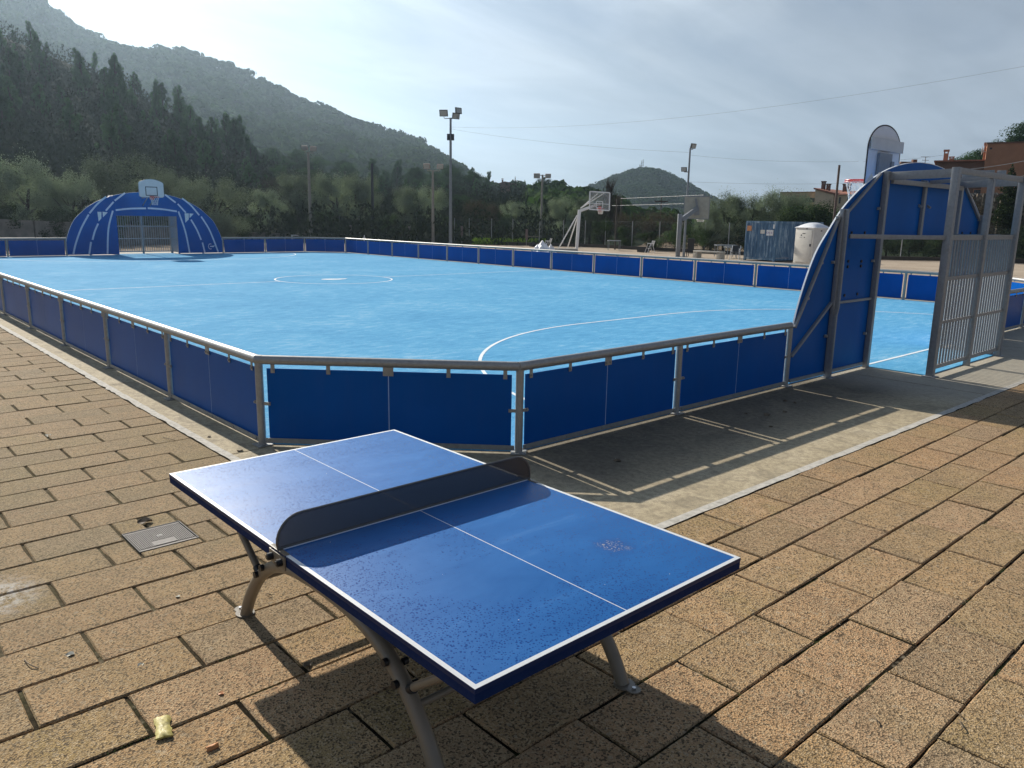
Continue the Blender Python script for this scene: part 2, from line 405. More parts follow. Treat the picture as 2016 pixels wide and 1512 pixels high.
leafmat('pine_leaf', (0.034, 0.074, 0.034), (0.066, 0.118, 0.052), .65, .42, (1.12, 1.3, .82))
leafmat('olive_leaf', (0.135, 0.170, 0.118), (0.215, 0.250, 0.175), .55, .32, (1.05, 1.12, .90))
leafmat('holm_leaf', (0.028, 0.056, 0.026), (0.050, 0.086, 0.038), .55, .30, (1.1, 1.25, .8))
leafmat('undergrowth_leaf', (0.026, 0.036, 0.018), (0.038, 0.050, 0.024), .8, .0)
leafmat('bush_leaf', (0.038, 0.064, 0.030), (0.068, 0.096, 0.044), .6, .28, (1.1, 1.2, .75))
leafmat('twig_brown', (0.060, 0.048, 0.038), (0.13, 0.105, 0.085), .8, .1)
leafmat('grass_leaf', (0.07, 0.12, 0.02), (0.20, 0.26, 0.06), .6, .35)
leafmat('cypress_leaf', (0.020, 0.030, 0.016), (0.040, 0.052, 0.026), .7, .1)
leafmat('forest_leaf', (0.024, 0.042, 0.020), (0.044, 0.068, 0.030), .8, .25)

def m_table():
    m, t, b = newmat('table_top')
    P = coord(t, 'Object')
    s = t.n('ShaderNodeSeparateXYZ', i_0=P)
    ax = t.math('ABSOLUTE', s.outputs[0]); ay = t.math('ABSOLUTE', s.outputs[1])
    big = t.noise(P, 3.2, 4, .6, .6)
    # dew film: dried patches paler, droplets dark
    ex = t.mapr(ax, .95, 1.35); ey = t.mapr(ay, .35, .75)
    edge = t.math('MAXIMUM', ex, ey)
    film = t.math('ADD', big, t.math('MULTIPLY', edge, .20))
    film = t.math('ADD', film, t.math('MULTIPLY', t.mapr(t.noise(P, 16, 4, .6), .4, .6, -1, 1), .05))
    v = t.n('ShaderNodeTexVoronoi', feature='F1'); v.inputs['Scale'].default_value = 92; v.inputs['Randomness'].default_value = 1
    wn = t.n('ShaderNodeTexNoise'); wn.inputs['Scale'].default_value = 30; t.put(wn.inputs['Vector'], P)
    wv = t.n('ShaderNodeVectorMath', operation='SCALE', i_0=wn.outputs['Color']); wv.inputs['Scale'].default_value = .016
    pv = t.n('ShaderNodeVectorMath', operation='ADD', i_0=P, i_1=wv.outputs[0]); t.put(v.inputs['Vector'], pv.outputs[0])
    vs = t.n('ShaderNodeSeparateColor', i_0=v.outputs['Color'])
    thr = t.mapr(film, .46, .68, 0, 1.0)                  # share of cells that carry a drop
    has = t.math('LESS_THAN', vs.outputs[0], thr)
    rad = t.mapr(vs.outputs[1], 0, 1, .20, .45)
    drop = t.math('MULTIPLY', has, t.math('LESS_THAN', v.outputs['Distance'], rad))
    streak = t.n('ShaderNodeMapping', i_Vector=P); streak.inputs['Scale'].default_value = (5, 1.6, 1)
    haze = t.noise(streak.outputs[0], 1.2, 6, .65, .8)
    c = t.ramp(haze, [(.3, (0.008, 0.105, 0.34)), (.6, (0.014, 0.130, 0.39)), (.8, (0.050, 0.18, 0.44))])
    wet = (0.002, 0.036, 0.19)
    c = t.mix(t.math('MULTIPLY', drop, .85), c, wet)
    # scuffed spot with grit
    wn2 = t.n('ShaderNodeTexNoise'); wn2.inputs['Scale'].default_value = 22; t.put(wn2.inputs['Vector'], P); wv2 = t.n('ShaderNodeVectorMath', operation='SCALE', i_0=wn2.outputs['Color']); wv2.inputs['Scale'].default_value = .13
    pd_ = t.n('ShaderNodeVectorMath', operation='ADD', i_0=P, i_1=wv2.outputs[0])
    d = t.n('ShaderNodeVectorMath', operation='DISTANCE', i_0=pd_.outputs[0], i_1=(0.985, 0.485, 0.825)); 
    sc = t.math('MULTIPLY', t.mapr(d.outputs['Value'], .02, .085, 1, 0), t.mapr(t.noise(P, 105, 2), .56, .61, 0, .85))
    halo = t.mapr(d.outputs['Value'], .03, .12, .45, 0)
    c = t.mix(halo, c, (0.012, 0.045, 0.20))
    c = t.mix(sc, c, (0.52, 0.47, 0.42))
    crumbs = t.n('ShaderNodeTexVoronoi', feature='F1'); crumbs.inputs['Scale'].default_value = 9; t.put(crumbs.inputs['Vector'], P)
    c = t.mix(t.math('LESS_THAN', crumbs.outputs['Distance'], .022), c, (0.6, 0.58, 0.5))
    # white border and centre line
    lb = t.math('MAXIMUM', t.math('GREATER_THAN', ax, 1.37-.020), t.math('GREATER_THAN', ay, .7625-.020))
    lc = t.math('LESS_THAN', ay, .0022)
    ln = t.math('MAXIMUM', lb, lc)
    c = t.mix(ln, c, (0.72, 0.73, 0.72))
    nz = t.n('ShaderNodeSeparateXYZ', i_0=t.n('ShaderNodeNewGeometry').outputs['Normal'])
    c = t.mix(t.math('GREATER_THAN', nz.outputs[2], .6), (0.005, 0.020, 0.085), c)
    t.put(b.inputs['Base Color'], c)
    r = t.mix(drop, t.mapr(haze, .3, .7, .48, .56), .30)
    t.put(b.inputs['Roughness'], t.mix(ln, r, .5))
    b.inputs['Specular IOR Level'].default_value = .22
    bump(t, b, t.math('ADD', t.math('MULTIPLY', drop, .25), t.noise(P, 90, 3)), .10, .002)
    simple('table_side', (0.005, 0.020, 0.085), .7, 0, .1, 20, spec=.1)
    m, t, b = newmat('net_plate')
    P = coord(t, 'Object')
    b.inputs['Base Color'].default_value = (0.055, 0.052, 0.055, 1); b.inputs['Roughness'].default_value = .5; b.inputs['Metallic'].default_value = .2
    tr = t.n('ShaderNodeBsdfTransparent'); mx = t.n('ShaderNodeMixShader')
    mx.inputs[0].default_value = .20
    out = m.node_tree.nodes['Material Output']
    t.L.new(b.outputs[0], mx.inputs[1]); t.L.new(tr.outputs[0], mx.inputs[2]); t.L.new(mx.outputs[0], out.inputs[0])
    simple('net_frame', (0.10, 0.095, 0.09), .4, .3, .1, 20)
    # chain link and clear board
    for nm, col, fac, ro in (('chain_mesh', (0.10, 0.12, 0.11), .86, .6), ('clear_board', (0.35, 0.37, 0.38), .68, .15), ('cord_net', (0.75, 0.75, 0.73), .55, .8)):
        m, t, b = newmat(nm)
        b.inputs['Base Color'].default_value = (*col, 1); b.inputs['Roughness'].default_value = ro
        tr = t.n('ShaderNodeBsdfTransparent'); mx = t.n('ShaderNodeMixShader'); mx.inputs[0].default_value = fac
        out = m.node_tree.nodes['Material Output']
        t.L.new(b.outputs[0], mx.inputs[1]); t.L.new(tr.outputs[0], mx.inputs[2]); t.L.new(mx.outputs[0], out.inputs[0])
m_table()
def m_container():
    m, t, b = newmat('container_blue')
    P = wpos(t); mp = t.n('ShaderNodeMapping', i_Vector=P); mp.inputs['Scale'].default_value = (3, 3, .6)
    n = t.noise(mp.outputs[0], 1.6, 7, .7)
    c = t.ramp(n, [(.3, (0.035, 0.095, 0.18)), (.5, (0.065, 0.155, 0.27)), (.64, (0.30, 0.40, 0.50))])
    t.put(b.inputs['Base Color'], c); b.inputs['Roughness'].default_value = .55
m_container()
G = MT['galvanised']; GF = MT['galvanised_frame']; BB = MT['bolt_black']; BS = MT['bolt_steel']

# ------------------------------------------------------------------ layout constants (metres)
H = .8496; XN = -2.2308; YL = .9721; CH = 1.7727; SB = 2.507
YF = 22.42; XF = -40.878; Y1 = YL+CH; YG0 = Y1+2*SB; YG1 = YF-CH-2*SB; YC = (YG0+YG1)/2
PITCH = [(XN, Y1), (XN, YF-CH), (XN-CH, YF), (XF+CH, YF), (XF, YF-CH), (XF, Y1), (XF+CH, YL), (XN-CH, YL)]

# ------------------------------------------------------------------ ground
def azpx(px):
    a, b_ = hdir(px); return math.degrees(math.atan2(a*AR[0]+b_*AR[1], a*AF[0]+b_*AF[1]))
SKY1 = [(-900, -60), (-200, -40), (0, -22), (75, 4), (115, 30), (155, 66), (180, 82), (250, 105), (320, 116), (380, 124), (440, 146), (500, 171), (550, 193), (600, 215), (650, 226), (700, 247), (750, 265), (825, 286), (880, 315), (930, 345), (980, 375), (1040, 410)]
SKY2 = [(1060, 420), (1090, 396), (1130, 378), (1165, 367), (1200, 352), (1230, 341), (1255, 335), (1285, 337), (1310, 347), (1340, 362), (1375, 380), (1395, 391), (1430, 405), (1500, 425), (1540, 438)]
T1 = ([azpx(a) for a, b_ in SKY1], [zat(a, b_, 600)-4.5 for a, b_ in SKY1]); T2 = ([azpx(a) for a, b_ in SKY2], [max(0, zat(a, b_, 700)-3.0) for a, b_ in SKY2])
def terrain(x, y):
    dx = x-CAM[0]; dy = y-CAM[1]; D = np.hypot(dx, dy)
    az = np.arctan2(dx*AR[0]+dy*AR[1], dx*AF[0]+dy*AF[1])*180/np.pi      # degrees right of view axis
    z = np.zeros_like(D)
    # wooded slope on the left, close
    sl = np.interp(az, [-60, -38, -33, -26, -18, -10, -2, 6, 10, 60], [.44, .40, .345, .27, .13, .075, .075, .05, .0, .0])
    z += sl*np.clip(D-66, 0, 85)
    # slope with houses on the right
    sr = np.interp(az, [14, 22, 26, 33, 60], [0, .0, .07, .12, .16]); z += sr*np.clip(D-62, 0, 90)
    # far mountain
    top = np.interp(az, *T1)
    ridge = np.interp(D, [170, 330, 560, 640, 900], [0, .34, 1, 1, .3]); z = np.maximum(z, top*ridge)
    # cone hill far away
    top2 = np.interp(az, *T2)
    r2 = np.interp(D, [400, 640, 740, 1000], [0, 1, 1, 0]); z = np.maximum(z, top2*r2)
    # low wooded rise in the middle distance
    top3 = np.interp(az, [-12, -6, -2, 1.5, 3.5, 6, 9], [0, 4.5, 6.2, 6.0, 6.0, 1, 0]); r3 = np.interp(D, [85, 150, 210, 300], [0, 1, 1, 0]); z = np.maximum(z, top3*r3)
    return z
def build_ground():
    g = MB(); g.box((-2500, -2500, -1.5), (2500, 2500, -0.06)); o = g.build('ground', MT['earth']); tag(o, kind='structure')
    # hills: polar sheet
    A = np.radians(np.linspace(-62, 62, 249)); Ds = np.concatenate([np.linspace(60, 160, 26), np.linspace(170, 700, 54), np.linspace(720, 1000, 8), np.linspace(1050, 1900, 36)])
    AA, DD = np.meshgrid(A, Ds)
    fx, fy = AF[0]/math.hypot(AF[0], AF[1]), AF[1]/math.hypot(AF[0], AF[1]); rx, ry = fy, -fx
    X = CAM[0]+DD*(np.cos(AA)*fx+np.sin(AA)*rx); Y = CAM[1]+DD*(np.cos(AA)*fy+np.sin(AA)*ry)
    Z = terrain(X, Y)
    nz = np.sin(X*.03+np.sin(Y*.021)*2)*np.cos(Y*.027)*3*np.clip((DD-170)/300, 0, 1); Z = Z+np.where(Z > 8, nz, 0)-.12
    na, nd = len(A), len(Ds); vs = np.stack([X, Y, Z], -1).reshape(-1, 3)
    fs = [(i*na+j, i*na+j+1, (i+1)*na+j+1, (i+1)*na+j) for i in range(nd-1) for j in range(na-1)]
    g = MB(); g.add(vs, fs); g.raw = True; o = g.build('hills', MT['hill_ground'], smooth=True); tag(o, kind='structure')
    # court and gravel yard beyond the pitch
    g = MB()
    yard = [(-75, 22.8), (6, 22.8), (22, 46), (-18, 56), (-34, 52), (-50, 50), (-64, 52), (-80, 44)]
    g.prism(yard, (0, 0, -.05), (1, 0, 0), (0, 1, 0), (0, 0, .03)); o = g.build('yard', MT['court_gravel']); tag(o, kind='structure')
    g = MB(); g.prism([(-75, 6), (-41.2, 6), (-41.2, 23), (-75, 23)], (0, 0, -.05), (1, 0, 0), (0, 1, 0), (0, 0, .035)); o = g.build('yard', MT['earth']); tag(o, kind='structure')
    # concrete apron round the pitch
    g = MB()
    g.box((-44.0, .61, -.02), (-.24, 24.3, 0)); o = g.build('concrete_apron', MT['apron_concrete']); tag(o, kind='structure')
    # pitch
    g = MB()
    inn = .035
    pts = [(XN-inn, Y1+.02), (XN-inn, YC-1.5), (-1.27, YC-1.5), (-1.27, YC+1.5), (XN-inn, YC+1.5), (XN-inn, YF-CH-.02), (XN-CH-.01, YF-inn), (XF+CH, YF-inn), (XF+inn, YF-CH), (XF+inn, YC+1.5), (XF-1., YC+1.5), (XF-1., YC-1.5), (XF+inn, YC-1.5), (XF+inn, Y1), (XF+CH, YL+inn), (XN-CH-.01, YL+inn)]
    g.prism(pts, (0, 0, .002), (1, 0, 0), (0, 1, 0), (0, 0, .014)); o = g.build('pitch_turf', MT['turf']); tag(o, kind='structure')
    # markings
    g = MB(); z = .020; w = .055
    def line(a, b_):
        a = np.array([*a, z]); b_ = np.array([*b_, z]); d = b_-a; d /= np.linalg.norm(d); s_ = np.array([-d[1], d[0], 0])*w/2
        g.add([a-s_, b_-s_, b_+s_, a+s_], [(0, 1, 2, 3)])
    def arc(c, r, a0, a1, n=40):
        A_ = [R(a0+(a1-a0)*i/n) for i in range(n+1)]
        g.strip([(c[0]+(r-w/2)*math.cos(a), c[1]+(r-w/2)*math.sin(a), z) for a in A_], [(c[0]+(r+w/2)*math.cos(a), c[1]+(r+w/2)*math.sin(a), z) for a in A_])
    XM = -21.55
    line((XM, YL+.1), (XM, YC-2.03)); line((XM, YC+2.03), (XM, YF-.1)); arc((XM, YC), 2.0, 0, 360, 90)
    line((XN, YC-1.5), (XN, YC+1.5))
    for sx, X0 in ((-1, XN), (1, XF)):
        a0, a1 = (180, 270) if sx < 0 else (270, 360)
        arc((X0, YC-1.5), 6.1, a0, a1-1.5 if sx < 0 else a1) if sx < 0 else arc((X0, YC-1.5), 6.1, 271.5, 360)
        b0, b1 = (91.5, 180) if sx < 0 else (0, 88.5)
        arc((X0, YC+1.5), 6.1, b0, b1); line((X0+sx*6.1, YC-1.5), (X0+sx*6.1, YC+1.5))
    line((XF+.04, YC-1.5), (XF+.04, YC+1.5))
    o = g.build('pitch_markings', MT['marking']); tag(o, kind='structure')
    g = MB(); P_ = [(.20, -.33), (.28, .05), (.18, .34), (.02, .52), (-.03, .15), (-.16, -.02), (-.22, -.30), (-.05, -.50)]
    g.add([(XM+a, YC+b_, z+.003) for a, b_ in P_], [tuple(range(8))]); o = g.build('centre_spot', MT['marking']); tag(o, kind='structure')
    # mortar strips between apron and pavers
    def wob(n, s_): return np.cumsum(rng.normal(0, s_, n))*.25+rng.normal(0, s_, n)
    n = 150; yy = np.linspace(.53, 26, n); g = MB()
    g.strip([(-.245, y, .004) for y in yy], [(-.165+a, y, .004) for y, a in zip(yy, rng.normal(0, .006, n))])
    xx = np.linspace(-42, -.165, 420)
    g.strip([(x, .535+a, .0045) for x, a in zip(xx, rng.normal(0, .008, 420))], [(x, .615+a, .0045) for x, a in zip(xx, rng.normal(0, .004, 420))])
    o = g.build('mortar_strip', MT['mortar']); tag(o, kind='structure')
    # saw cuts in the apron
    g = MB()
    for y in (10.2, 9.45, 14.6): 
        xs = np.linspace(XN+.1 if y != 10.2 else -1.2, -.25, 30); g.strip([(x, y-.005+rng.normal(0, .002), .003) for x in xs], [(x, y+.006+rng.normal(0, .002), .003) for x in xs])
    for x in np.arange(-39, -3, 3.9): g.add([(x, .615, .003), (x+.01, .615, .003), (x+.01, .95, .003), (x, .95, .003)], [(0, 1, 2, 3)])
    o = g.build('apron_joints', MT['joint_soil']); tag(o, kind='structure')
build_ground()

def build_paving():
    PX, PY = .376, .741
    g = MB(); g.box((-46, -14, -.05), (9, .56, -.0115)); g.box((-.20, .56, -.05), (9, 40, -.0120)); o = g.build('paving_bed', MT['joint_soil']); tag(o, kind='structure')
    vs = []; fs = []
    k0 = 0
    man = (-2.55, -2.15, -.74, -.34)
    def slab(x0, x1, y0, y1, big):
        nonlocal k0
        jl = .5*(.009+.008*rng.random()); jc = .5*(.013+.007*rng.random())
        if x0 < -.6: jc += .002; jl *= .8
        x0 += jl+rng.normal(0, .0012); x1 -= jl+rng.normal(0, .0012); y0 += jc; y1 -= jc
        nx, ny = (5, 9) if big else (2, 2)
        tz = rng.normal(0, .0024); ta = rng.normal(0, .006); tb = rng.normal(0, .003); rot = rng.normal(0, .004); x0 += rng.normal(0, .002); x1 += rng.normal(0, .002)
        cx_, cy_ = (x0+x1)/2, (y0+y1)/2
        b_ = .006
        gx = np.concatenate([[x0, x0+b_], np.linspace(x0+b_, x1-b_, nx)[1:-1], [x1-b_, x1]]); gy = np.concatenate([[y0, y0+b_], np.linspace(y0+b_, y1-b_, ny)[1:-1], [y1-b_, y1]])
        a, b2 = len(gx), len(gy)
        XX, YY = np.meshgrid(gx, gy, indexing='ij'); ZZ = tz+ta*(XX-cx_)+tb*(YY-cy_)
        XX, YY = XX-rot*(YY-cy_), YY+rot*(XX-cx_)
        edge = np.zeros((a, b2), bool); edge[0] = edge[-1] = True; edge[:, 0] = edge[:, -1] = True
        if big:
            j = rng.normal(0, .0020, (a, b2)); XX = XX+np.where(edge, j, j*.4); YY = YY+np.where(edge, rng.normal(0, .0020, (a, b2)), 0)
        ZZ = ZZ-np.where(edge, .0055+.003*rng.random((a, b2)), 0)
        V = np.stack([XX, YY, ZZ], -1).reshape(-1, 3); vs.append(V)
        idx = np.arange(a*b2).reshape(a, b2)+k0
        q = np.stack([idx[:-1, :-1], idx[1:, :-1], idx[1:, 1:], idx[:-1, 1:]], -1).reshape(-1, 4); fs.append(q); k0 += a*b2
        # skirt
        ring = np.concatenate([idx[:, 0], idx[-1, 1:], idx[-2::-1, -1], idx[0, -2:0:-1]])
        P = V[ring-idx[0, 0]].copy(); P[:, 2] = -.03; vs.append(P); r2 = np.arange(len(ring))+k0; k0 += len(ring)
        q = np.stack([ring, r2, np.roll(r2, -1), np.roll(ring, -1)], -1); fs.append(q)
    for k in range(-20, 115):
        x1 = 1.71-PX*k+PX; x0 = x1-PX
        if x0 > 8.2 or x1 < -43: continue
        A_ = (k % 2 == 0)          # row [1.71,2.086] is k=0
        y_off = .928 if A_ else 1.305
        for j in range(-22, 54):
            y0 = y_off+PY*j; y1 = y0+PY
            ya, yb = y0, y1
            if x1 < -.18:
                if y0 > .54: continue
                yb = min(y1, .535)
                if yb-ya < .05: continue
            if y1 < -12 or y0 > 38: continue
            xa, xb = x0, x1
            if y0 > .3 and x0 < -.17:
                if y0 > .54:
                    xa = max(x0, -.165)
                    if xb-xa < .08: continue
            D = math.hypot((x0+x1)/2-CAM[0], (y0+y1)/2-CAM[1])
            dx, dy = (x0+x1)/2-CAM[0], (y0+y1)/2-CAM[1]
            if D > 4 and (dx*AF[0]+dy*AF[1])/D < .35: continue
            # leave out the rectangle of the manhole cover
            if xb > man[0]+.01 and xa < man[1]-.01 and yb > man[2] and ya < man[3]:
                if man[2]-ya > .06: slab(xa, xb, ya, man[2], True)
                if yb-man[3] > .06: slab(xa, xb, man[3], yb, True)
                if xa < man[0]-.03: slab(xa, man[0], max(ya, man[2]), min(yb, man[3]), False)
                if xb > man[1]+.03: slab(man[1], xb, max(ya, man[2]), min(yb, man[3]), False)
                continue
            slab(xa, xb, ya, yb, D < 9)
    V = np.concatenate(vs); F = np.concatenate(fs)
    me = bpy.data.meshes.new('paving_slabs'); me.vertices.add(len(V)); me.vertices.foreach_set('co', V.ravel())
    me.loops.add(F.size); me.loops.foreach_set('vertex_index', F.ravel().astype(np.int32))
    me.polygons.add(len(F)); me.polygons.foreach_set('loop_start', np.arange(0, F.size, 4, dtype=np.int32)); me.polygons.foreach_set('loop_total', np.full(len(F), 4, np.int32))
    me.materials.append(MT['paver']); me.update(calc_edges=True); me.validate()
    o = bpy.data.objects.new('paving_slabs', me); COL.objects.link(o); tag(o, kind='structure')
    me.shade_smooth(); me.set_sharp_from_angle(angle=R(25))
build_paving()

# ------------------------------------------------------------------ pitch fence
def board_mesh(L, h):
    g = MB(); g.box((0, -.0065, 0), (L, .0065, h)); return g
def run(label, pts, first_post=True, last_post=True, brackets='full', seam_light=True):
    """a run of the perimeter fence through the listed posts; the outer side is to the right of the direction of travel"""
    r = empty('pitch_fence', label, 'fence', (*pts[0], 0), 0, 'board fences around the pitch')
    o0 = np.array([pts[0][0], pts[0][1], 0])
    for i, p in enumerate(pts):
        if (i == 0 and not first_post) or (i == len(pts)-1 and not last_post): continue
        g = MB(); q = np.array([*p, 0])-o0
        g.tube([q+(0, 0, .01), q+(0, 0, H-.02)], .038, 16)
        po = g.build('post', G, r, smooth=True)
        d = np.array(pts[min(i+1, len(pts)-1)])-np.array(pts[max(i-1, 0)]); d = d/np.linalg.norm(d)
        g = MB(); g.obox(q+(0, 0, .008), (d[0]*.075, d[1]*.075, 0), (-d[1]*.075, d[0]*.075, 0), (0, 0, .005)); g.build('base_plate', G, po)
    for i in range(len(pts)-1):
        a = np.array([*pts[i], 0])-o0; b_ = np.array([*pts[i+1], 0])-o0; d = b_-a; L = np.linalg.norm(d); d /= L
        out = np.array([d[1], -d[0], 0]); up = np.array([0, 0, 1.])
        e = .006
        g = MB(); g.tube([a+up*H+d*e*.4, b_+up*H-d*e*.4], .045, 20); g.tube([a+up*H-d*.03, a+up*H+d*.035], .0465, 20)
        tr = g.build('top_rail', G, r, smooth=True)
        # boards
        gap = .075; zt = H-.045-.038; zb = .052; half = (L-2*gap-.008)/2
        for k in (0, 1):
            s0 = a+d*(gap+k*(half+.008)); c = s0+d*half/2+up*((zt+zb)/2)-out*.004
            g = MB(); g.obox(c, d*half/2, out*.0055, up*(zt-zb)/2); bo = g.build('board', MT['board_blue'], r)
        g = MB(); g.obox(a+d*L/2+up*((zt+zb)/2)-out*.004, d*.0038, out*.0045, up*(zt-zb)/2); g.build('seam_strip', MT['seam_pale'], bo)
        # bottom rail: angle iron with bolts
        g = MB(); g.obox(a+d*L/2+up*.058+out*.022, d*(L/2-.04), out*.004, up*.022); g.obox(a+d*L/2+up*.036+out*.008, d*(L/2-.04), out*.018, up*.003)
        br = g.build('bottom_rail', G, r)
        if brackets != 'none':
            g = MB()
            for fr in (.03, .26, .47, .53, .75, .97): g.tube([a+d*L*fr+up*.060+out*.024, a+d*L*fr+up*.060+out*.036], .013, 8)
            g.build('bolts', G, br)
        w = {'full': 1, 'some': 1, 'none': 0}[brackets]
        if w:
            for fr, hw in ((.055, .019), (.27, .019), (.5, .050), (.73, .019), (.945, .019)):
                g = MB(); c = a+d*L*fr+up*(zt+.006)+out*.009
                g.obox(c, d*hw, out*.0035, up*.048)
                for s_ in ((0,) if hw < .03 else (-.03, .03)): g.tube([c+d*s_-up*.022+out*.002, c+d*s_-up*.022+out*.014], .010, 8)
                g.build('bracket', G, tr)
        if brackets == 'full':
            for q, sg in ((a, 1), (b_, -1)):
                g = MB(); c = q+d*sg*.068+up*.42+out*.010; g.obox(c, d*.034, out*.004, up*.016); g.tube([c+d*sg*.02, c+d*sg*.02+out*.017], .012, 8)
                g.build('side_bracket', G, r)
    return r
def pl(a, b_, n): return [(a[0]+(b_[0]-a[0])*i/n, a[1]+(b_[1]-a[1])*i/n) for i in range(n+1)]
# direction of travel keeps the pitch on the left, outside on the right
run('long galvanised and blue board fence along the paving on the left', pl((XF+CH, YL), (XN-CH, YL), 14))
run('short angled corner bay of the blue board fence right behind the table', [(XN-CH, YL), (XN, Y1)], False, True)
run('two bay blue board fence between the corner and the near arched goal', pl((XN, Y1), (XN, YG0), 2), False)
run('two bay blue board fence beyond the near goal at the right edge', pl((XN, YG1), (XN, YF-CH), 2))
run('angled sunlit corner bay of the fence past the near goal', [(XN, YF-CH), (XN-CH, YF)], False, False, 'some')
run('long blue board fence along the far side of the pitch, before the yard', pl((XN-CH, YF), (XF+CH, YF), 14), True, True, 'some')
run('angled far corner bay of the blue board fence near the dark pole', [(XF+CH, YF), (XF, YF-CH)], False, True, 'some')
run('two bay blue board fence right of the far arched goal', pl((XF, YF-CH), (XF, YG1), 2), False, True, 'some')
run('two bay blue board fence left of the far arched goal', pl((XF, YG0), (XF, Y1), 2), True, True, 'some')
run('angled corner bay of the fence left of the far goal, at the photo edge', [(XF, Y1), (XF+CH, YL)], False, False, 'some')

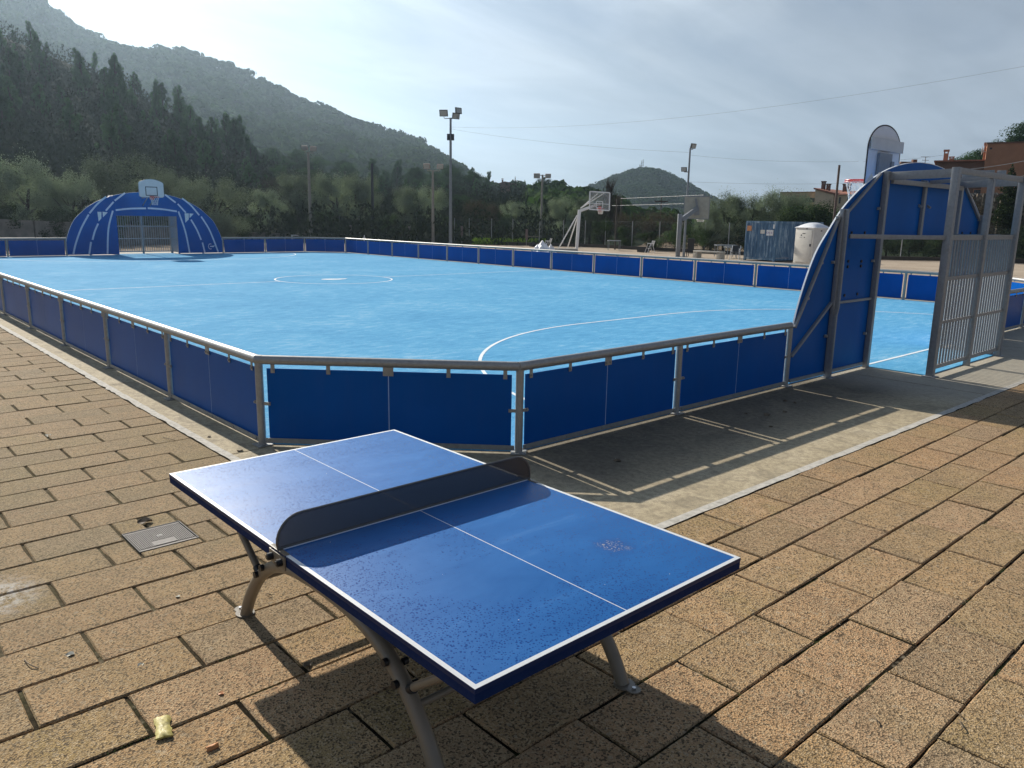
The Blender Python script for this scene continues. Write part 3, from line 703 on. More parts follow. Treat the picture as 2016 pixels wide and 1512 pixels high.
# ------------------------------------------------------------------ goals
ARCH = [(-3.94, 0.0), (-3.93, .40), (-3.87, .85), (-3.70, 1.33), (-3.44, 1.80), (-3.10, 2.14), (-2.78, 2.42), (-2.35, 2.68), (-1.85, 2.90), (-1.35, 3.05), (-.8, 3.15), (-.3, 3.195), (0, 3.20)]
def spline(P, n=6):
    out = []
    P = [np.array(p, float) for p in P]
    for i in range(len(P)-1):
        p0 = P[max(i-1, 0)]; p1 = P[i]; p2 = P[i+1]; p3 = P[min(i+2, len(P)-1)]
        for k in range(n):
            t = k/n; out.append(.5*((2*p1)+(-p0+p2)*t+(2*p0-5*p1+4*p2-p3)*t*t+(-p0+3*p1-3*p2+p3)*t**3))
    out.append(P[-1]); return out
def make_goal(label, near):
    """local frame: x points from the pitch outwards (behind the goal), y along the goal line, origin at the goal centre"""
    r = empty('arched_goal', label, 'goal', (XN if near else XF, YC, 0), 0 if near else math.pi, 'arched goals of the pitch')
    half = [tuple(p) for p in spline(ARCH, 5)]
    zb = .05
    # arch panel pieces: left wing, right wing, lintel; edge white
    def wing(sg):
        L = [p for p in half if p[0] <= -1.5-1e-6]
        ztop = np.interp(-1.503, [p[0] for p in half], [p[1] for p in half])
        pts = [(p[0], max(p[1], zb)) for p in L]+[(-1.503, ztop), (-1.503, zb)]
        return [(sg*a, b_) for a, b_ in pts]
    for sg in (1, -1):
        pts = wing(sg)
        g = MB(); g.prism(pts, (-.0065, 0, 0), (0, 1, 0), (0, 0, 1), (.013, 0, 0))
        w_ = g.build('side_panel', MT['arch_blue'], r)
    top = [(p[0], p[1]) for p in half if p[0] >= -1.5]; ztop = np.interp(-1.5, [p[0] for p in half], [p[1] for p in half])
    full = [(-1.5, 2.0), (-1.5, ztop)]+top+[(-a, b_) for a, b_ in top[::-1][1:]]+[(1.5, ztop), (1.5, 2.0)]
    for a0, a1 in ((-1.5, -.0015), (.0015, 1.5)):
        pp = [(min(max(a, a0), a1), b_) for a, b_ in full]
        q = []
        for p in pp:
            if not q or (abs(p[0]-q[-1][0])+abs(p[1]-q[-1][1])) > 1e-5: q.append(p)
        zmax = 3.1995
        q = [(a, min(b_, zmax) if abs(a-a0) > 1e-6 and abs(a-a1) > 1e-6 else b_) for a, b_ in q]
        # rebuild cleanly
        xs = [a for a in sorted(set([a0, a1]+[p[0] for p in top]+[-p[0] for p in top])) if a0 <= a <= a1]
        zz = [float(np.interp(-abs(a), [p[0] for p in half], [p[1] for p in half])) for a in xs]
        poly = [(a0, 2.0)]+list(zip(xs, zz))+[(a1, 2.0)]
        g = MB(); g.prism(poly, (-.0065, 0, 0), (0, 1, 0), (0, 0, 1), (.013, 0, 0)); g.build('lintel_panel', MT['arch_blue'], r)
    # pale cut edge of the laminate
    ed = [(a, b_) for a, b_ in half if b_ > zb]; ed = ed+[(-a, b_) for a, b_ in ed[::-1][1:]]
    g = MB(); n = len(ed)
    A_ = [(-.011, a, b_) for a, b_ in ed]; B_ = [(.011, a, b_) for a, b_ in ed]
    def offs(a, b_, k):
        v = np.array([a, b_-.9]); v /= np.linalg.norm(v); return a+v[0]*k, b_+v[1]*k
    A2 = [(-.011, *offs(a, b_, .009)) for a, b_ in ed]; B2 = [(.011, *offs(a, b_, .009)) for a, b_ in ed]
    g.strip(A2, B2); g.strip(A_, A2); g.strip(B_, B2); g.build('panel_edge', MT['board_edge'], r, smooth=False)
    FR = GF
    def prt(name, m=FR, fn=None, bevel=.003, parent=r):
        g = MB(); fn(g); return g.build(name, m, parent, bevel=bevel)
    BX = 1.0                        # depth of the goal box
    for sg in (-1, 1):
        # main stiff post behind the wing, with cranked flange
        y = sg*2.83
        prt('stiffener_post', FR, lambda g: (g.box((.02, y-.05, 0), (.075, y+.05, 2.42)),
            g.prism([(-.02, 0), (.02, 0), (.02, .92), (-.06*sg, 1.04), (-.06*sg, 2.42), (-.06*sg-.035, 2.42), (-.06*sg-.035, 1.02), (-.02, .90)], (.076, y+.03*sg, 0), (0, 1, 0), (0, 0, 1), (.05, 0, 0))))
        prt('base_plate', FR, lambda g: g.box((.0, y-.09, .0), (.16, y+.09, .010)))
        # post at the mouth
        y2 = sg*1.545
        prt('goal_post', FR, lambda g: g.box((.012, y2-.04, 0), (.09, y2+.04, 3.0)))
        # diagonals on the back of the wing
        for p, q in (((-1.72, 2.96), (-2.70, 2.36)), ((-2.90, 2.32), (-3.88, .82)), ((-2.88, 1.10), (-3.90, .42))):
            prt('diagonal_brace', FR, lambda g: g.bar((.03, sg*-p[0], p[1]), (.03, sg*-q[0], q[1]), .035, .045, up=(1, 0, 0)))
        prt('cross_rail', FR, lambda g: g.bar((.03, sg*2.70, 1.09), (.03, sg*1.60, 1.09), .045, .035))
        prt('bottom_rail', FR, lambda g: (g.bar((.025, sg*3.88, .07), (.025, sg*2.90, .07), .03, .045), g.bar((.025, sg*2.75, .07), (.025, sg*1.60, .07), .03, .045)))
        prt('lintel_stile', FR, lambda g: g.box((.012, sg*.0-.04 if sg > 0 else -.04, 2.0), (.06, .04, 2.93))) if sg > 0 else None
        # box posts
        prt('box_post', FR, lambda g: g.box((BX-.05, sg*1.5-.05, 0), (BX+.05, sg*1.5+.05, 3.03)))
        prt('base_plate', FR, lambda g: g.box((BX-.09, sg*1.5-.09, 0), (BX+.09, sg*1.5+.09, .010)))
        prt('roof_beam', FR, lambda g: g.bar((.09, sg*1.5, 2.93), (BX-.05, sg*1.5, 2.95), .05, .12))
        # slanting shelf beam from the stiffener to the box post at bar height
        prt('shelf_beam', FR, lambda g: g.bar((.12, sg*2.72, 2.045), (BX-.03, sg*1.55, 2.045), .05, .06))
        # bolts and small black fixings
        for (yy, z_) in ((2.44, 1.68), (2.01, 1.67), (2.44, 1.60), (2.01, 1.60), (2.45, 1.18), (2.03, 1.18), (2.43, 2.09), (2.0, 2.09)):
            g = MB(); g.tube([(.006, sg*yy, z_), (.022, sg*yy, z_)], .022, 8); g.build('panel_bolt', BB, r)
        for (yy, z_) in ((2.73, 2.33), (2.95, 2.30), (2.95, 1.68), (2.95, .62), (1.66, 1.67), (1.66, .55), (1.66, 2.45), (2.80, 2.15), (2.80, 1.95), (3.30, 1.68), (3.60, 1.20)):
            g = MB(); g.tube([(.02, sg*yy, z_), (.055, sg*yy, z_)], .020, 8); g.obox((.03, sg*yy, z_), (.012, 0, 0), (0, .028, 0), (0, 0, .02)); g.build('clamp_bolt', G, r)
    if near: prt('roof_plate', FR, lambda g: (g.box((.05, 1.49, 3.0), (.56, 1.51, 3.16)), g.box((.60, 1.49, 3.0), (.74, 1.51, 3.15))))
    prt('mid_post', FR, lambda g: g.box((BX-.04, -.045, 0), (BX+.045, .045, 2.93)))
    prt('top_beam', FR, lambda g: g.bar((BX, -1.45, 2.985), (BX, 1.45, 2.985), .05, .09))
    prt('inner_top_beam', FR, lambda g: g.bar((.10, -1.45, 2.86), (.10, 1.45, 2.86), .05, .075))
    prt('ridge_tie', FR, lambda g: (g.bar((.10, 0, 2.90), (BX, 0, 2.96), .05, .06)))
    prt('crossbar', FR, lambda g: g.bar((.03, -1.5, 2.02), (.03, 1.5, 2.02), .05, .06))
    # rear grille: two panels of flat upright bars
    for s0 in (-1.44, .055):
        L = 1.385
        gr = None
        g = MB()
        for z_, h_ in ((2.045, .075), (1.45, .055), (.80, .045), (.125, .06)): g.box((BX-.03, s0, z_-h_/2), (BX+.006, s0+L, z_+h_/2))
        gr = g.build('grille_frame', FR, r)
        g = MB()
        for i in range(12):
            y = s0+.045+i*(L-.09)/11; g.tube([(BX-.016, y, .12), (BX-.016, y, 2.03)], .0165, 10)
        g.build('grille_bars', FR, gr, smooth=True)
    if True:
        # side grille on one flank only, the other is an open way in
        sg = 1 if near else -1
        g = MB()
        for z_, h_ in ((2.045, .06), (1.45, .04), (.80, .04), (.125, .05)): g.box((.10, sg*1.5-.015, z_-h_/2), (BX-.05, sg*1.5+.015, z_+h_/2))
        gr = g.build('grille_frame', FR, r)
        g = MB()
        for i in range(8):
            x = .15+i*.108; g.tube([(x, sg*1.5, .12), (x, sg*1.5, 2.03)], .0165, 10)
        g.build('grille_bars', FR, gr, smooth=True)
    # backboard, held out over the pitch
    bx = -.76 if near else -.92
    pts = []
    if near:
        W_, zb_, zs, zt_ = .63, 2.86, 3.47, 3.86
    else: W_, zb_, zs, zt_ = .62, 2.93, 3.62, 3.86
    if near:
        o2 = [(-W_, zb_), (W_, zb_), (W_, zs)]+[(W_*math.cos(a), zs+(zt_-zs)*math.sin(a)) for a in np.linspace(0.08, math.pi-.08, 22)]+[(-W_, zs)]
    else:
        o2 = [(-W_+.14, zb_), (W_-.14, zb_)]+[(W_-.14+.14*math.cos(a), zb_+.10+.10*math.sin(a)) for a in np.linspace(-1.3, 0, 5)]+[(W_, zs)]
        o2 += [(W_*.72*math.cos(a)+.28*W_*math.cos(a)**5, zs+(zt_-zs)*math.sin(a)**.8) for a in np.linspace(.12, math.pi-.12, 18)]+[(-W_, zs)]+[(-W_+.14-.14*math.cos(a), zb_+.10+.10*math.sin(a)) for a in np.linspace(0, -1.3, 5)]
    yo = 0.13 if near else -.02
    yo2 = 0.0
    g = MB(); g.prism([(a, b_) for a, b_ in o2], (bx-.008, yo, 0), (0, 1, 0), (0, 0, 1), (.016, 0, 0))
    bb = g.build('backboard', MT['white_paint'], r)
    g = MB(); n = len(o2); cz = 3.35
    inner = [(a*.975, cz+(b_-cz)*.965) for a, b_ in o2]
    xx = bx-.011
    g.add([(xx, yo+a, b_) for a, b_ in o2]+[(xx, yo+a, b_) for a, b_ in inner], [(i, (i+1) % n, n+(i+1) % n, n+i) for i in range(n)])
    g.build('border_stripe', MT['mark_black'] if near else MT['pole_grey'], bb)
    if near:
        g = MB(); g.tube([(bx+.004, yo+a, b_) for a, b_ in o2], .0125, 6, closed=True); g.build('edge_band', MT['mark_black'], bb)
    g = MB()
    for (a0, b0, a1, b1) in ((-.295, 3.44, .295, 3.475), (-.295, 3.02, .295, 3.055), (-.295, 3.055, -.26, 3.44), (.26, 3.055, .295, 3.44)): g.box((bx-.0135, yo+a0, b0), (bx-.0085, yo+a1, b1))
    g.build('target_square', MT['mark_black'], bb)
    if near:
        g = MB(); g.box((bx+.03, yo-.60, 3.44), (bx+.05, yo+.66, 3.63)); g.build('stiffening_board', MT['off_white'], bb)
        g = MB(); g.box((bx+.02, yo-.27, 2.95), (bx+.06, yo+.22, 3.40)); g.box((bx+.02, yo+.18, 2.95), (bx+.075, yo+.29, 3.28)); g.build('mounting_plate', GF, bb)
    else:
        g = MB(); g.box((bx+.02, yo-.2, 2.95), (bx+.06, yo+.2, 3.35)); g.build('mounting_plate', GF, bb)
    g = MB()
    for s_ in (-.18, .18): g.bar((.06, s_+yo*.5, 2.90), (bx+.05, yo+s_, 3.0), .05, .06); g.bar((.06, s_+yo*.5, 2.5), (bx+.05, yo+s_, 2.97), .035, .035)
    g.build('backboard_arm', GF, r)
    rc = (bx-.38, yo, 2.97)
    g = MB(); g.tube([(rc[0]+.225*math.cos(a), rc[1]+.225*math.sin(a), rc[2]) for a in np.linspace(0, 2*math.pi, 33)[:-1]], .0095, 8, closed=True)
    g.tube([(rc[0]+.235*math.cos(a), rc[1]+.235*math.sin(a), rc[2]-.03) for a in np.linspace(0, 2*math.pi, 33)[:-1]], .006, 6, closed=True)
    for s_ in (-.09, .09): g.bar((bx-.01, yo+s_, rc[2]), (rc[0]+.18, yo+s_*1.5, rc[2]), .012, .02); g.tube([(bx-.012, yo+s_*.5, rc[2]-.13), (rc[0]+.15, yo+s_*1.5, rc[2]-.01)], .009, 6)
    g.box((bx-.03, yo-.10, rc[2]-.14), (bx-.009, yo+.10, rc[2]+.03))
    hp = g.build('hoop', MT['red_paint'], r, smooth=True)
    g = MB()
    n = 12
    for i in range(n):
        for s_ in (1, -1):
            pts_ = []
            for k in range(5):
                a = 2*math.pi*(i+s_*k*.5)/n; rr = .22-.085*math.sin(min(1, k/4)*math.pi/2); pts_.append((rc[0]+rr*math.cos(a), rc[1]+rr*math.sin(a), rc[2]-.02-.10*k))
            g.tube(pts_, .0042, 4)
    g.build('hoop_net', MT['net_cord'], hp)
    # printed stripes on the playing side
    def stripes(Ls, mirror=False):
        g = MB(); x0 = -.0078
        for L in Ls:
            P_ = [np.array([YC-a if not near else a-YC, b_]) for a, b_ in L]     # far goal is turned round
            if len(P_) > 2: P_ = spline(P_, 6)
            wd = .042
            A_ = []; B_ = []
            for i, p in enumerate(P_):
                d = P_[min(i+1, len(P_)-1)]-P_[max(i-1, 0)]; d = d/np.linalg.norm(d); nn = np.array([-d[1], d[0]])*wd
                A_.append((x0-.001, *(p-nn))); B_.append((x0-.001, *(p+nn)))
            g.strip(A_, B_)
        return g
    LL = [[(10.7, 3.14), (10.18, 2.74)], [(10.12, 2.68), (9.72, 2.23)], [(9.79, 2.93), (9.35, 2.55), (8.95, 2.09)], [(8.91, 2.03), (8.51, 1.34), (8.2, .6), (8.05, 0.09)], [(9.31, 1.59), (9.12, 1.2), (8.98, 0.78)], [(8.9, 0.68), (8.77, 0.08)],
          [(10.05, 2.24), (9.77, 1.34), (9.62, 0.07)], [(10.19, 2.27), (10.9, 2.36), (11.67, 2.39)], [(11.76, 2.4), (12.5, 2.36), (13.24, 2.26)], [(13.32, 2.26), (13.61, 1.22), (13.77, 0.07)], [(12.69, 3.12), (13.21, 2.72)], [(13.31, 2.66), (13.71, 2.2)],
          [(13.56, 2.96), (14.0, 2.6), (14.42, 2.08)], [(14.52, 2.01), (14.88, 1.4), (15.11, 0.81), (15.35, 0.07)], [(13.96, 1.84), (14.24, 1.3), (14.44, 0.75)], [(14.5, 0.61), (14.6, 0.07)]]
    stripes(LL).build('printed_line', MT['far_goal_line'], r)
    g = MB()
    for T in ([(9.32, 2.17), (9.51, 2.17), (9.48, 1.85), (9.34, 1.69)], [(9.56, 2.18), (9.80, 2.15), (9.56, 1.9)], [(13.64, 2.17), (13.86, 2.17), (13.84, 1.85), (13.65, 1.67)], [(13.9, 2.17), (14.12, 2.15), (13.89, 1.92)]):
        P_ = [(YC-a if not near else a-YC, b_) for a, b_ in T]; g = MB(); g.add([(-.0092, *p) for p in P_], [tuple(range(len(P_)))]); g.build('printed_triangle', MT['marking'], r)
    if not near:
        g = MB(); c0 = (14.93, .39)
        A_ = []; B_ = []
        for a in np.linspace(60, 300, 22):
            rr = .125; A_.append((-.0092, YC-(c0[0]+.8*rr*math.cos(R(a))), c0[1]+rr*math.sin(R(a)))); B_.append((-.0092, YC-(c0[0]+.8*(rr+.035)*math.cos(R(a))), c0[1]+(rr+.035)*math.sin(R(a))))
        g.strip(A_, B_)
        T = [(14.90, .41), (15.18, .44), (15.18, .425), (15.06, .34), (15.02, .37), (14.90, .37)]
        g.add([(-.0092, YC-a, b_) for a, b_ in T], [tuple(range(6))]); g.build('printed_emblem', MT['marking'], r)
    return r
make_goal('near blue arched goal seen from behind, its steel cage facing the paving', True)
make_goal('far blue arched goal with pale curved lines, facing the camera across the pitch', False)

# ------------------------------------------------------------------ table tennis table
def make_table():
    r = empty('table_tennis_table', 'blue outdoor table tennis table with white edges standing on the paving', 'table', (0, 0, 0))
    g = MB(); g.box((-1.37, -.7625, .740), (1.37, .7625, .760)); 
    o = g.build('tabletop', MT['table_top'], r, bevel=.0025)
    # halves joined below by a deep dark apron
    g = MB()
    for x0, x1 in ((-1.368, -.006), (.006, 1.368)):
        g.box((x0, -.7605, .705), (x1, -.7405, .7395)); g.box((x0, .7405, .705), (x1, .7605, .7395))
    g.box((-1.368, -.7404, .705), (-1.35, .7404, .7395)); g.box((1.35, -.7404, .705), (1.368, .7404, .7395)); g.box((-1.34, -.735, .728), (1.34, .735, .7385))
    g.build('table_apron', MT['table_side'], r)
    # net plate
    def outline(y, zb_, zt_, rad, n=8):
        return [(-y, zb_), (y, zb_)]+[(y-rad+rad*math.cos(a), zt_-rad+rad*math.sin(a)) for a in np.linspace(0, math.pi/2, n)]+[(-y+rad-rad*math.cos(a), zt_-rad+rad*math.sin(a)) for a in np.linspace(math.pi/2, 0, n)]
    g = MB(); g.prism(outline(.762, .772, .908, .118), (-.0012, 0, 0), (0, 1, 0), (0, 0, 1), (.0024, 0, 0)); nt = g.build('net_plate', MT['net_plate'], r)
    fr = outline(.765, .768, .911, .12, 10)
    g = MB(); g.tube([(0, a, b_) for a, b_ in fr], .0065, 8, closed=True); g.build('net_rim', MT['net_frame'], nt, smooth=True)
    g = MB(); g.box((-.008, -.74, .7606), (.008, .74, .7625)); g.box((.009, -.74, .7606), (.0105, .74, .766)); g.build('net_foot', MT['white_paint'], nt)
    for sg in (-1, 1):
        g = MB(); g.box((-.075, sg*.764-.006 if sg < 0 else .764-.002, .690), (.075, sg*.764+.002 if sg < 0 else .764+.006, .752)); g.box((-.075, sg*.755-.012, .7605), (.075, sg*.755+.012, .7645))
        br = g.build('net_clamp', MT['leg_paint'], r, bevel=.002)
        for x in (-.045, .045):
            g = MB(); g.tube([(x, sg*.768, .722), (x, sg*.792, .722)], .017, 12); g.tube([(x, sg*.79, .722), (x, sg*.797, .722)], .011, 12); g.build('bolt_cap', BB, br, smooth=True)
    # two arched tube legs, one each side
    for sg in (-1, 1):
        y = sg*.55; y0 = sg*.53
        prof = [(-.915, .0), (-.885, .06), (-.83, .15), (-.76, .24), (-.69, .315), (-.60, .385), (-.50, .440), (-.38, .480), (-.22, .505), (0, .515)]
        P_ = [(a, y, b_) for a, b_ in prof]; P_ = P_+[(-a, y, b_) for a, b_ in prof[::-1][1:]]
        g = MB()
        pts = spline(P_, 4); n = 14
        g.tube(pts, .034, n); lg = g.build('leg', MT['leg_paint'], r, smooth=True)
        for s2 in (-1, 1):
            g = MB(); pp = [(s2*(.905+.0)+.055*math.cos(a)+s2*.02, y+.052*math.sin(a)) for a in np.linspace(0, 2*math.pi, 20)[:-1]]
            g.prism(pp, (0, 0, .002), (1, 0, 0), (0, 1, 0), (0, 0, .006)); pp2 = [(s2*.985+.034*math.cos(a), y+.034*math.sin(a)) for a in np.linspace(0, 2*math.pi, 16)[:-1]]
            g.prism(pp2, (0, 0, .0018), (1, 0, 0), (0, 1, 0), (0, 0, .006)); g.obox((s2*.955, y, .0051), (.03, 0, 0), (0, .034, 0), (0, 0, .0031)); fp = g.build('foot_plate', MT['leg_paint'], lg)
            g = MB(); g.tube([(s2*.985, y, .008), (s2*.985, y, .018)], .010, 8); g.build('anchor_bolt', BS, lg)
            # strut from the leg up to the table
            a0 = np.array([s2*.675, y+sg*0, .335]); a1 = np.array([s2*1.26, y, .735])
            g = MB(); g.tube([a0+(s2*.02, 0, 0), a0*.35+a1*.65, a1], .019, 12); st = g.build('strut', MT['leg_paint'], lg, smooth=True)
            g = MB(); g.tube([a0+(s2*.010, 0, -.010), a0+(s2*.055, 0, .022)], .0225, 12); g.build('strut_cap', BB, lg, smooth=True)
            for (bx_, bz_) in ((.58, .415), (.655, .35)):
                g = MB(); g.tube([(s2*bx_, y+sg*.030, bz_), (s2*bx_, y+sg*.050, bz_)], .018, 10); g.build('leg_bolt', BB, lg, smooth=True); g = MB(); g.tube([(s2*bx_+s2*.03, y-sg*.03, bz_-.01), (s2*bx_+s2*.03, y-sg*.05, bz_-.01)], .016, 10); g.build('leg_bolt', BB, lg, smooth=True)
        # hangers below the top
        g = MB()
        for x in (-.30, .30): g.bar((x, y, .49), (x, y, .73), .04, .03, up=(1, 0, 0))
        g.build('leg_hanger', MT['leg_paint'], lg)
    for x, z_ in ((-.74, .28), (.74, .28), (-.52, .44), (.52, .44)):
        g = MB(); g.tube([(x, -.53, z_), (x, .53, z_)], .017, 10); g.build('cross_tube', MT['leg_paint'], r, smooth=True)
    return r
make_table()

def grit():
    P_ = []; sz = []
    for i in range(5200):
        if rng.random() < .62:          # caught along the long joints
            k = rng.integers(-4, 14); x = 1.71-.376*k+rng.normal(0, .010); y = rng.uniform(-3, 7)
        else: x = rng.uniform(-4.5, 2.6); y = rng.uniform(-3, 8)
        if (x < -.2 and y > .5) or (-2.6 < x < -2.1 and -.8 < y < -.3): continue
        n_ = math.sin(x*3.1+1)*math.sin(y*2.3+.5)
        if rng.random() > .45+.5*n_: continue
        P_.append((x, y)); sz.append(rng.uniform(.0010, .0030))
    for i in range(1100):
        x = rng.uniform(-2.1, -.25); y = rng.uniform(2.6, 9.5); P_.append((x, y)); sz.append(rng.uniform(.0015, .004))
    vs = []; fs = []
    for (x, y), q in zip(P_, sz):
        k = len(vs); a = rng.uniform(0, 6.28)
        for t_ in range(4): r_ = q*rng.uniform(.7, 1.3); vs.append((x+r_*math.cos(a+t_*1.57), y+r_*math.sin(a+t_*1.57), -.002))
        vs.append((x, y, q*rng.uniform(.9, 1.5))); fs += [(k, k+1, k+4), (k+1, k+2, k+4), (k+2, k+3, k+4), (k+3, k, k+4)]
    me = bpy.data.meshes.new('grit'); me.from_pydata(vs, [], fs); me.update(); m, t, b = newmat('grit'); g_ = t.n('ShaderNodeNewGeometry')
    t.put(b.inputs['Base Color'], t.ramp(g_.outputs['Random Per Island'], [(0, (0.06, 0.05, 0.035)), (.45, (0.22, 0.17, 0.11)), (.8, (0.42, 0.36, 0.27)), (1, (0.62, 0.57, 0.48))])); b.inputs['Roughness'].default_value = .9
    me.materials.append(m); o = bpy.data.objects.new('grit', me); COL.objects.link(o); tag(o, 'scattered grit and crumbs caught in the joints of the paving', 'grit', kind='stuff')
    # moss tufts in some joints
    vs = []
    C = []
    for i in range(70):
        k = rng.integers(-5, 12); x = 1.71-.376*k; y = rng.uniform(-2.5, 5)
        if x < -.2 and y > .45: continue
        L_ = rng.uniform(.05, .22)
        for j in range(40): C.append((x+rng.normal(0, .004), y+rng.uniform(0, L_), -.006+rng.uniform(0, .005)))
    me = quads_mesh('moss', np.array(C), .0022, .0030, MT['bush_leaf'], dirs=np.tile([0, 0, 1.], (len(C), 1))); o = bpy.data.objects.new('moss', me); COL.objects.link(o); tag(o, 'thin green moss growing in some paving joints', 'moss', kind='stuff')
# ------------------------------------------------------------------ small things on the paving
def manhole():
    x0, x1, y0, y1 = -2.54, -2.16, -.73, -.35
    r = empty('manhole_cover', 'small ribbed pale metal manhole cover set in the paving left of the table', 'manhole cover', ((x0+x1)/2, (y0+y1)/2, 0))
    w, h = (x1-x0)/2, (y1-y0)/2
    g = MB(); g.box((-w, -h, -.02), (w, h, -.008)); g.box((-w-.006, -h-.006, -.02), (-w, h+.006, .004)); g.box((w, -h-.006, -.02), (w+.006, h+.006, .004)); g.box((-w, -h-.006, -.02), (w, -h, .004)); g.box((-w, h, -.02), (w, h+.006, .004))
    simple('cover_metal', (0.24, 0.22, 0.20), .8, .1, .12, 40)
    simple('cover_base', (0.10, 0.095, 0.085), .7, .1, .2, 40)
    g.build('cover_frame', MT['cover_base'], r)
    g = MB()
    n = 30
    for i in range(n):
        y = -h+.012+i*(2*h-.024)/(n-1)
        if abs(y+.01) < .075:
            g.box((-w+.035, y-.0034, -.008), (.06, y+.0034, .001)); 
        else: g.box((-w+.035, y-.0034, -.008), (w-.035, y+.0034, .001))
    g.box((-w+.004, -h+.004, -.008), (-w+.026, h-.004, .0)); g.box((w-.026, -h+.004, -.008), (w-.004, h-.004, .0))
    g.box((.065, -.085, -.008), (.145, .07, .0005))
    g.build('ribs', MT['cover_metal'], r)
    g = MB(); g.box((-.03, -.02, .0012), (-.012, .02, .002)); g.box((-.005, -.02, .0012), (.006, .02, .002)); g.build('lifting_slot', MT['mark_black'], r)
manhole()
def can():
    c = (-.185, -1.245)
    r = MB(); nu, nv = 13, 9; L = .155; top = []; bot = []
    def jn(a, b_): return .5*math.sin(31*a+17*b_)+.5*math.sin(13*a-29*b_+1)
    for i in range(nu):
        for j in range(nv):
            u = i/(nu-1)*2-1; v = j/(nv-1)*2-1; w_ = .037*(.80+.20*abs(u)**1.5+.05*math.sin(7*u)); e = (1-abs(v)**3)*(.35+.65*(1-abs(u)**6))
            x = L/2*u+.004*jn(v, u); y = w_*v+.003*jn(u, v)
            top.append((x, y, .006+.016*e*(1-.45*(1-u*u))+.0045*jn(2*u, 2*v)*e)); bot.append((x, y, .002))
    q = [(i*nv+j, i*nv+j+1, (i+1)*nv+j+1, (i+1)*nv+j) for i in range(nu-1) for j in range(nv-1)]; K_ = nu*nv
    ring = [i*nv for i in range(nu)]+[(nu-1)*nv+j for j in range(1, nv)]+[i*nv+nv-1 for i in range(nu-2, -1, -1)]+[j for j in range(nv-2, 0, -1)]
    r.add(top+bot, q+[tuple(k+K_ for k in f[::-1]) for f in q]+[(ring[k], ring[(k+1) % len(ring)], ring[(k+1) % len(ring)]+K_, ring[k]+K_) for k in range(len(ring))])
    o = r.build('crushed_can', MT['can_yellow'], smooth=True); o.location = (*c, 0); o.rotation_euler = (0, 0, R(-15)); tag(o, 'flattened yellow drink can lying on the paving at lower left', 'can')
    g = MB(); vs = []; 
    for i in range(5):
        for j in range(6):
            u = i/4-.5; v = j/5-.5; vs.append((.03*u*(1-.8*v*v), .05*v, .006+.010*(1-4*u*u)))
    fs = [(i*6+j, i*6+j+1, (i+1)*6+j+1, (i+1)*6+j) for i in range(4) for j in range(5)]
    g.add(vs, fs); g.add([(x, y, z-.003) for x, y, z in vs], [f[::-1] for f in fs]); o = g.build('fruit_peel', MT['peel_orange'], smooth=True); o.location = (.085, -1.135, 0); tag(o, 'small curl of orange peel right of the flattened yellow can', 'peel')
can()
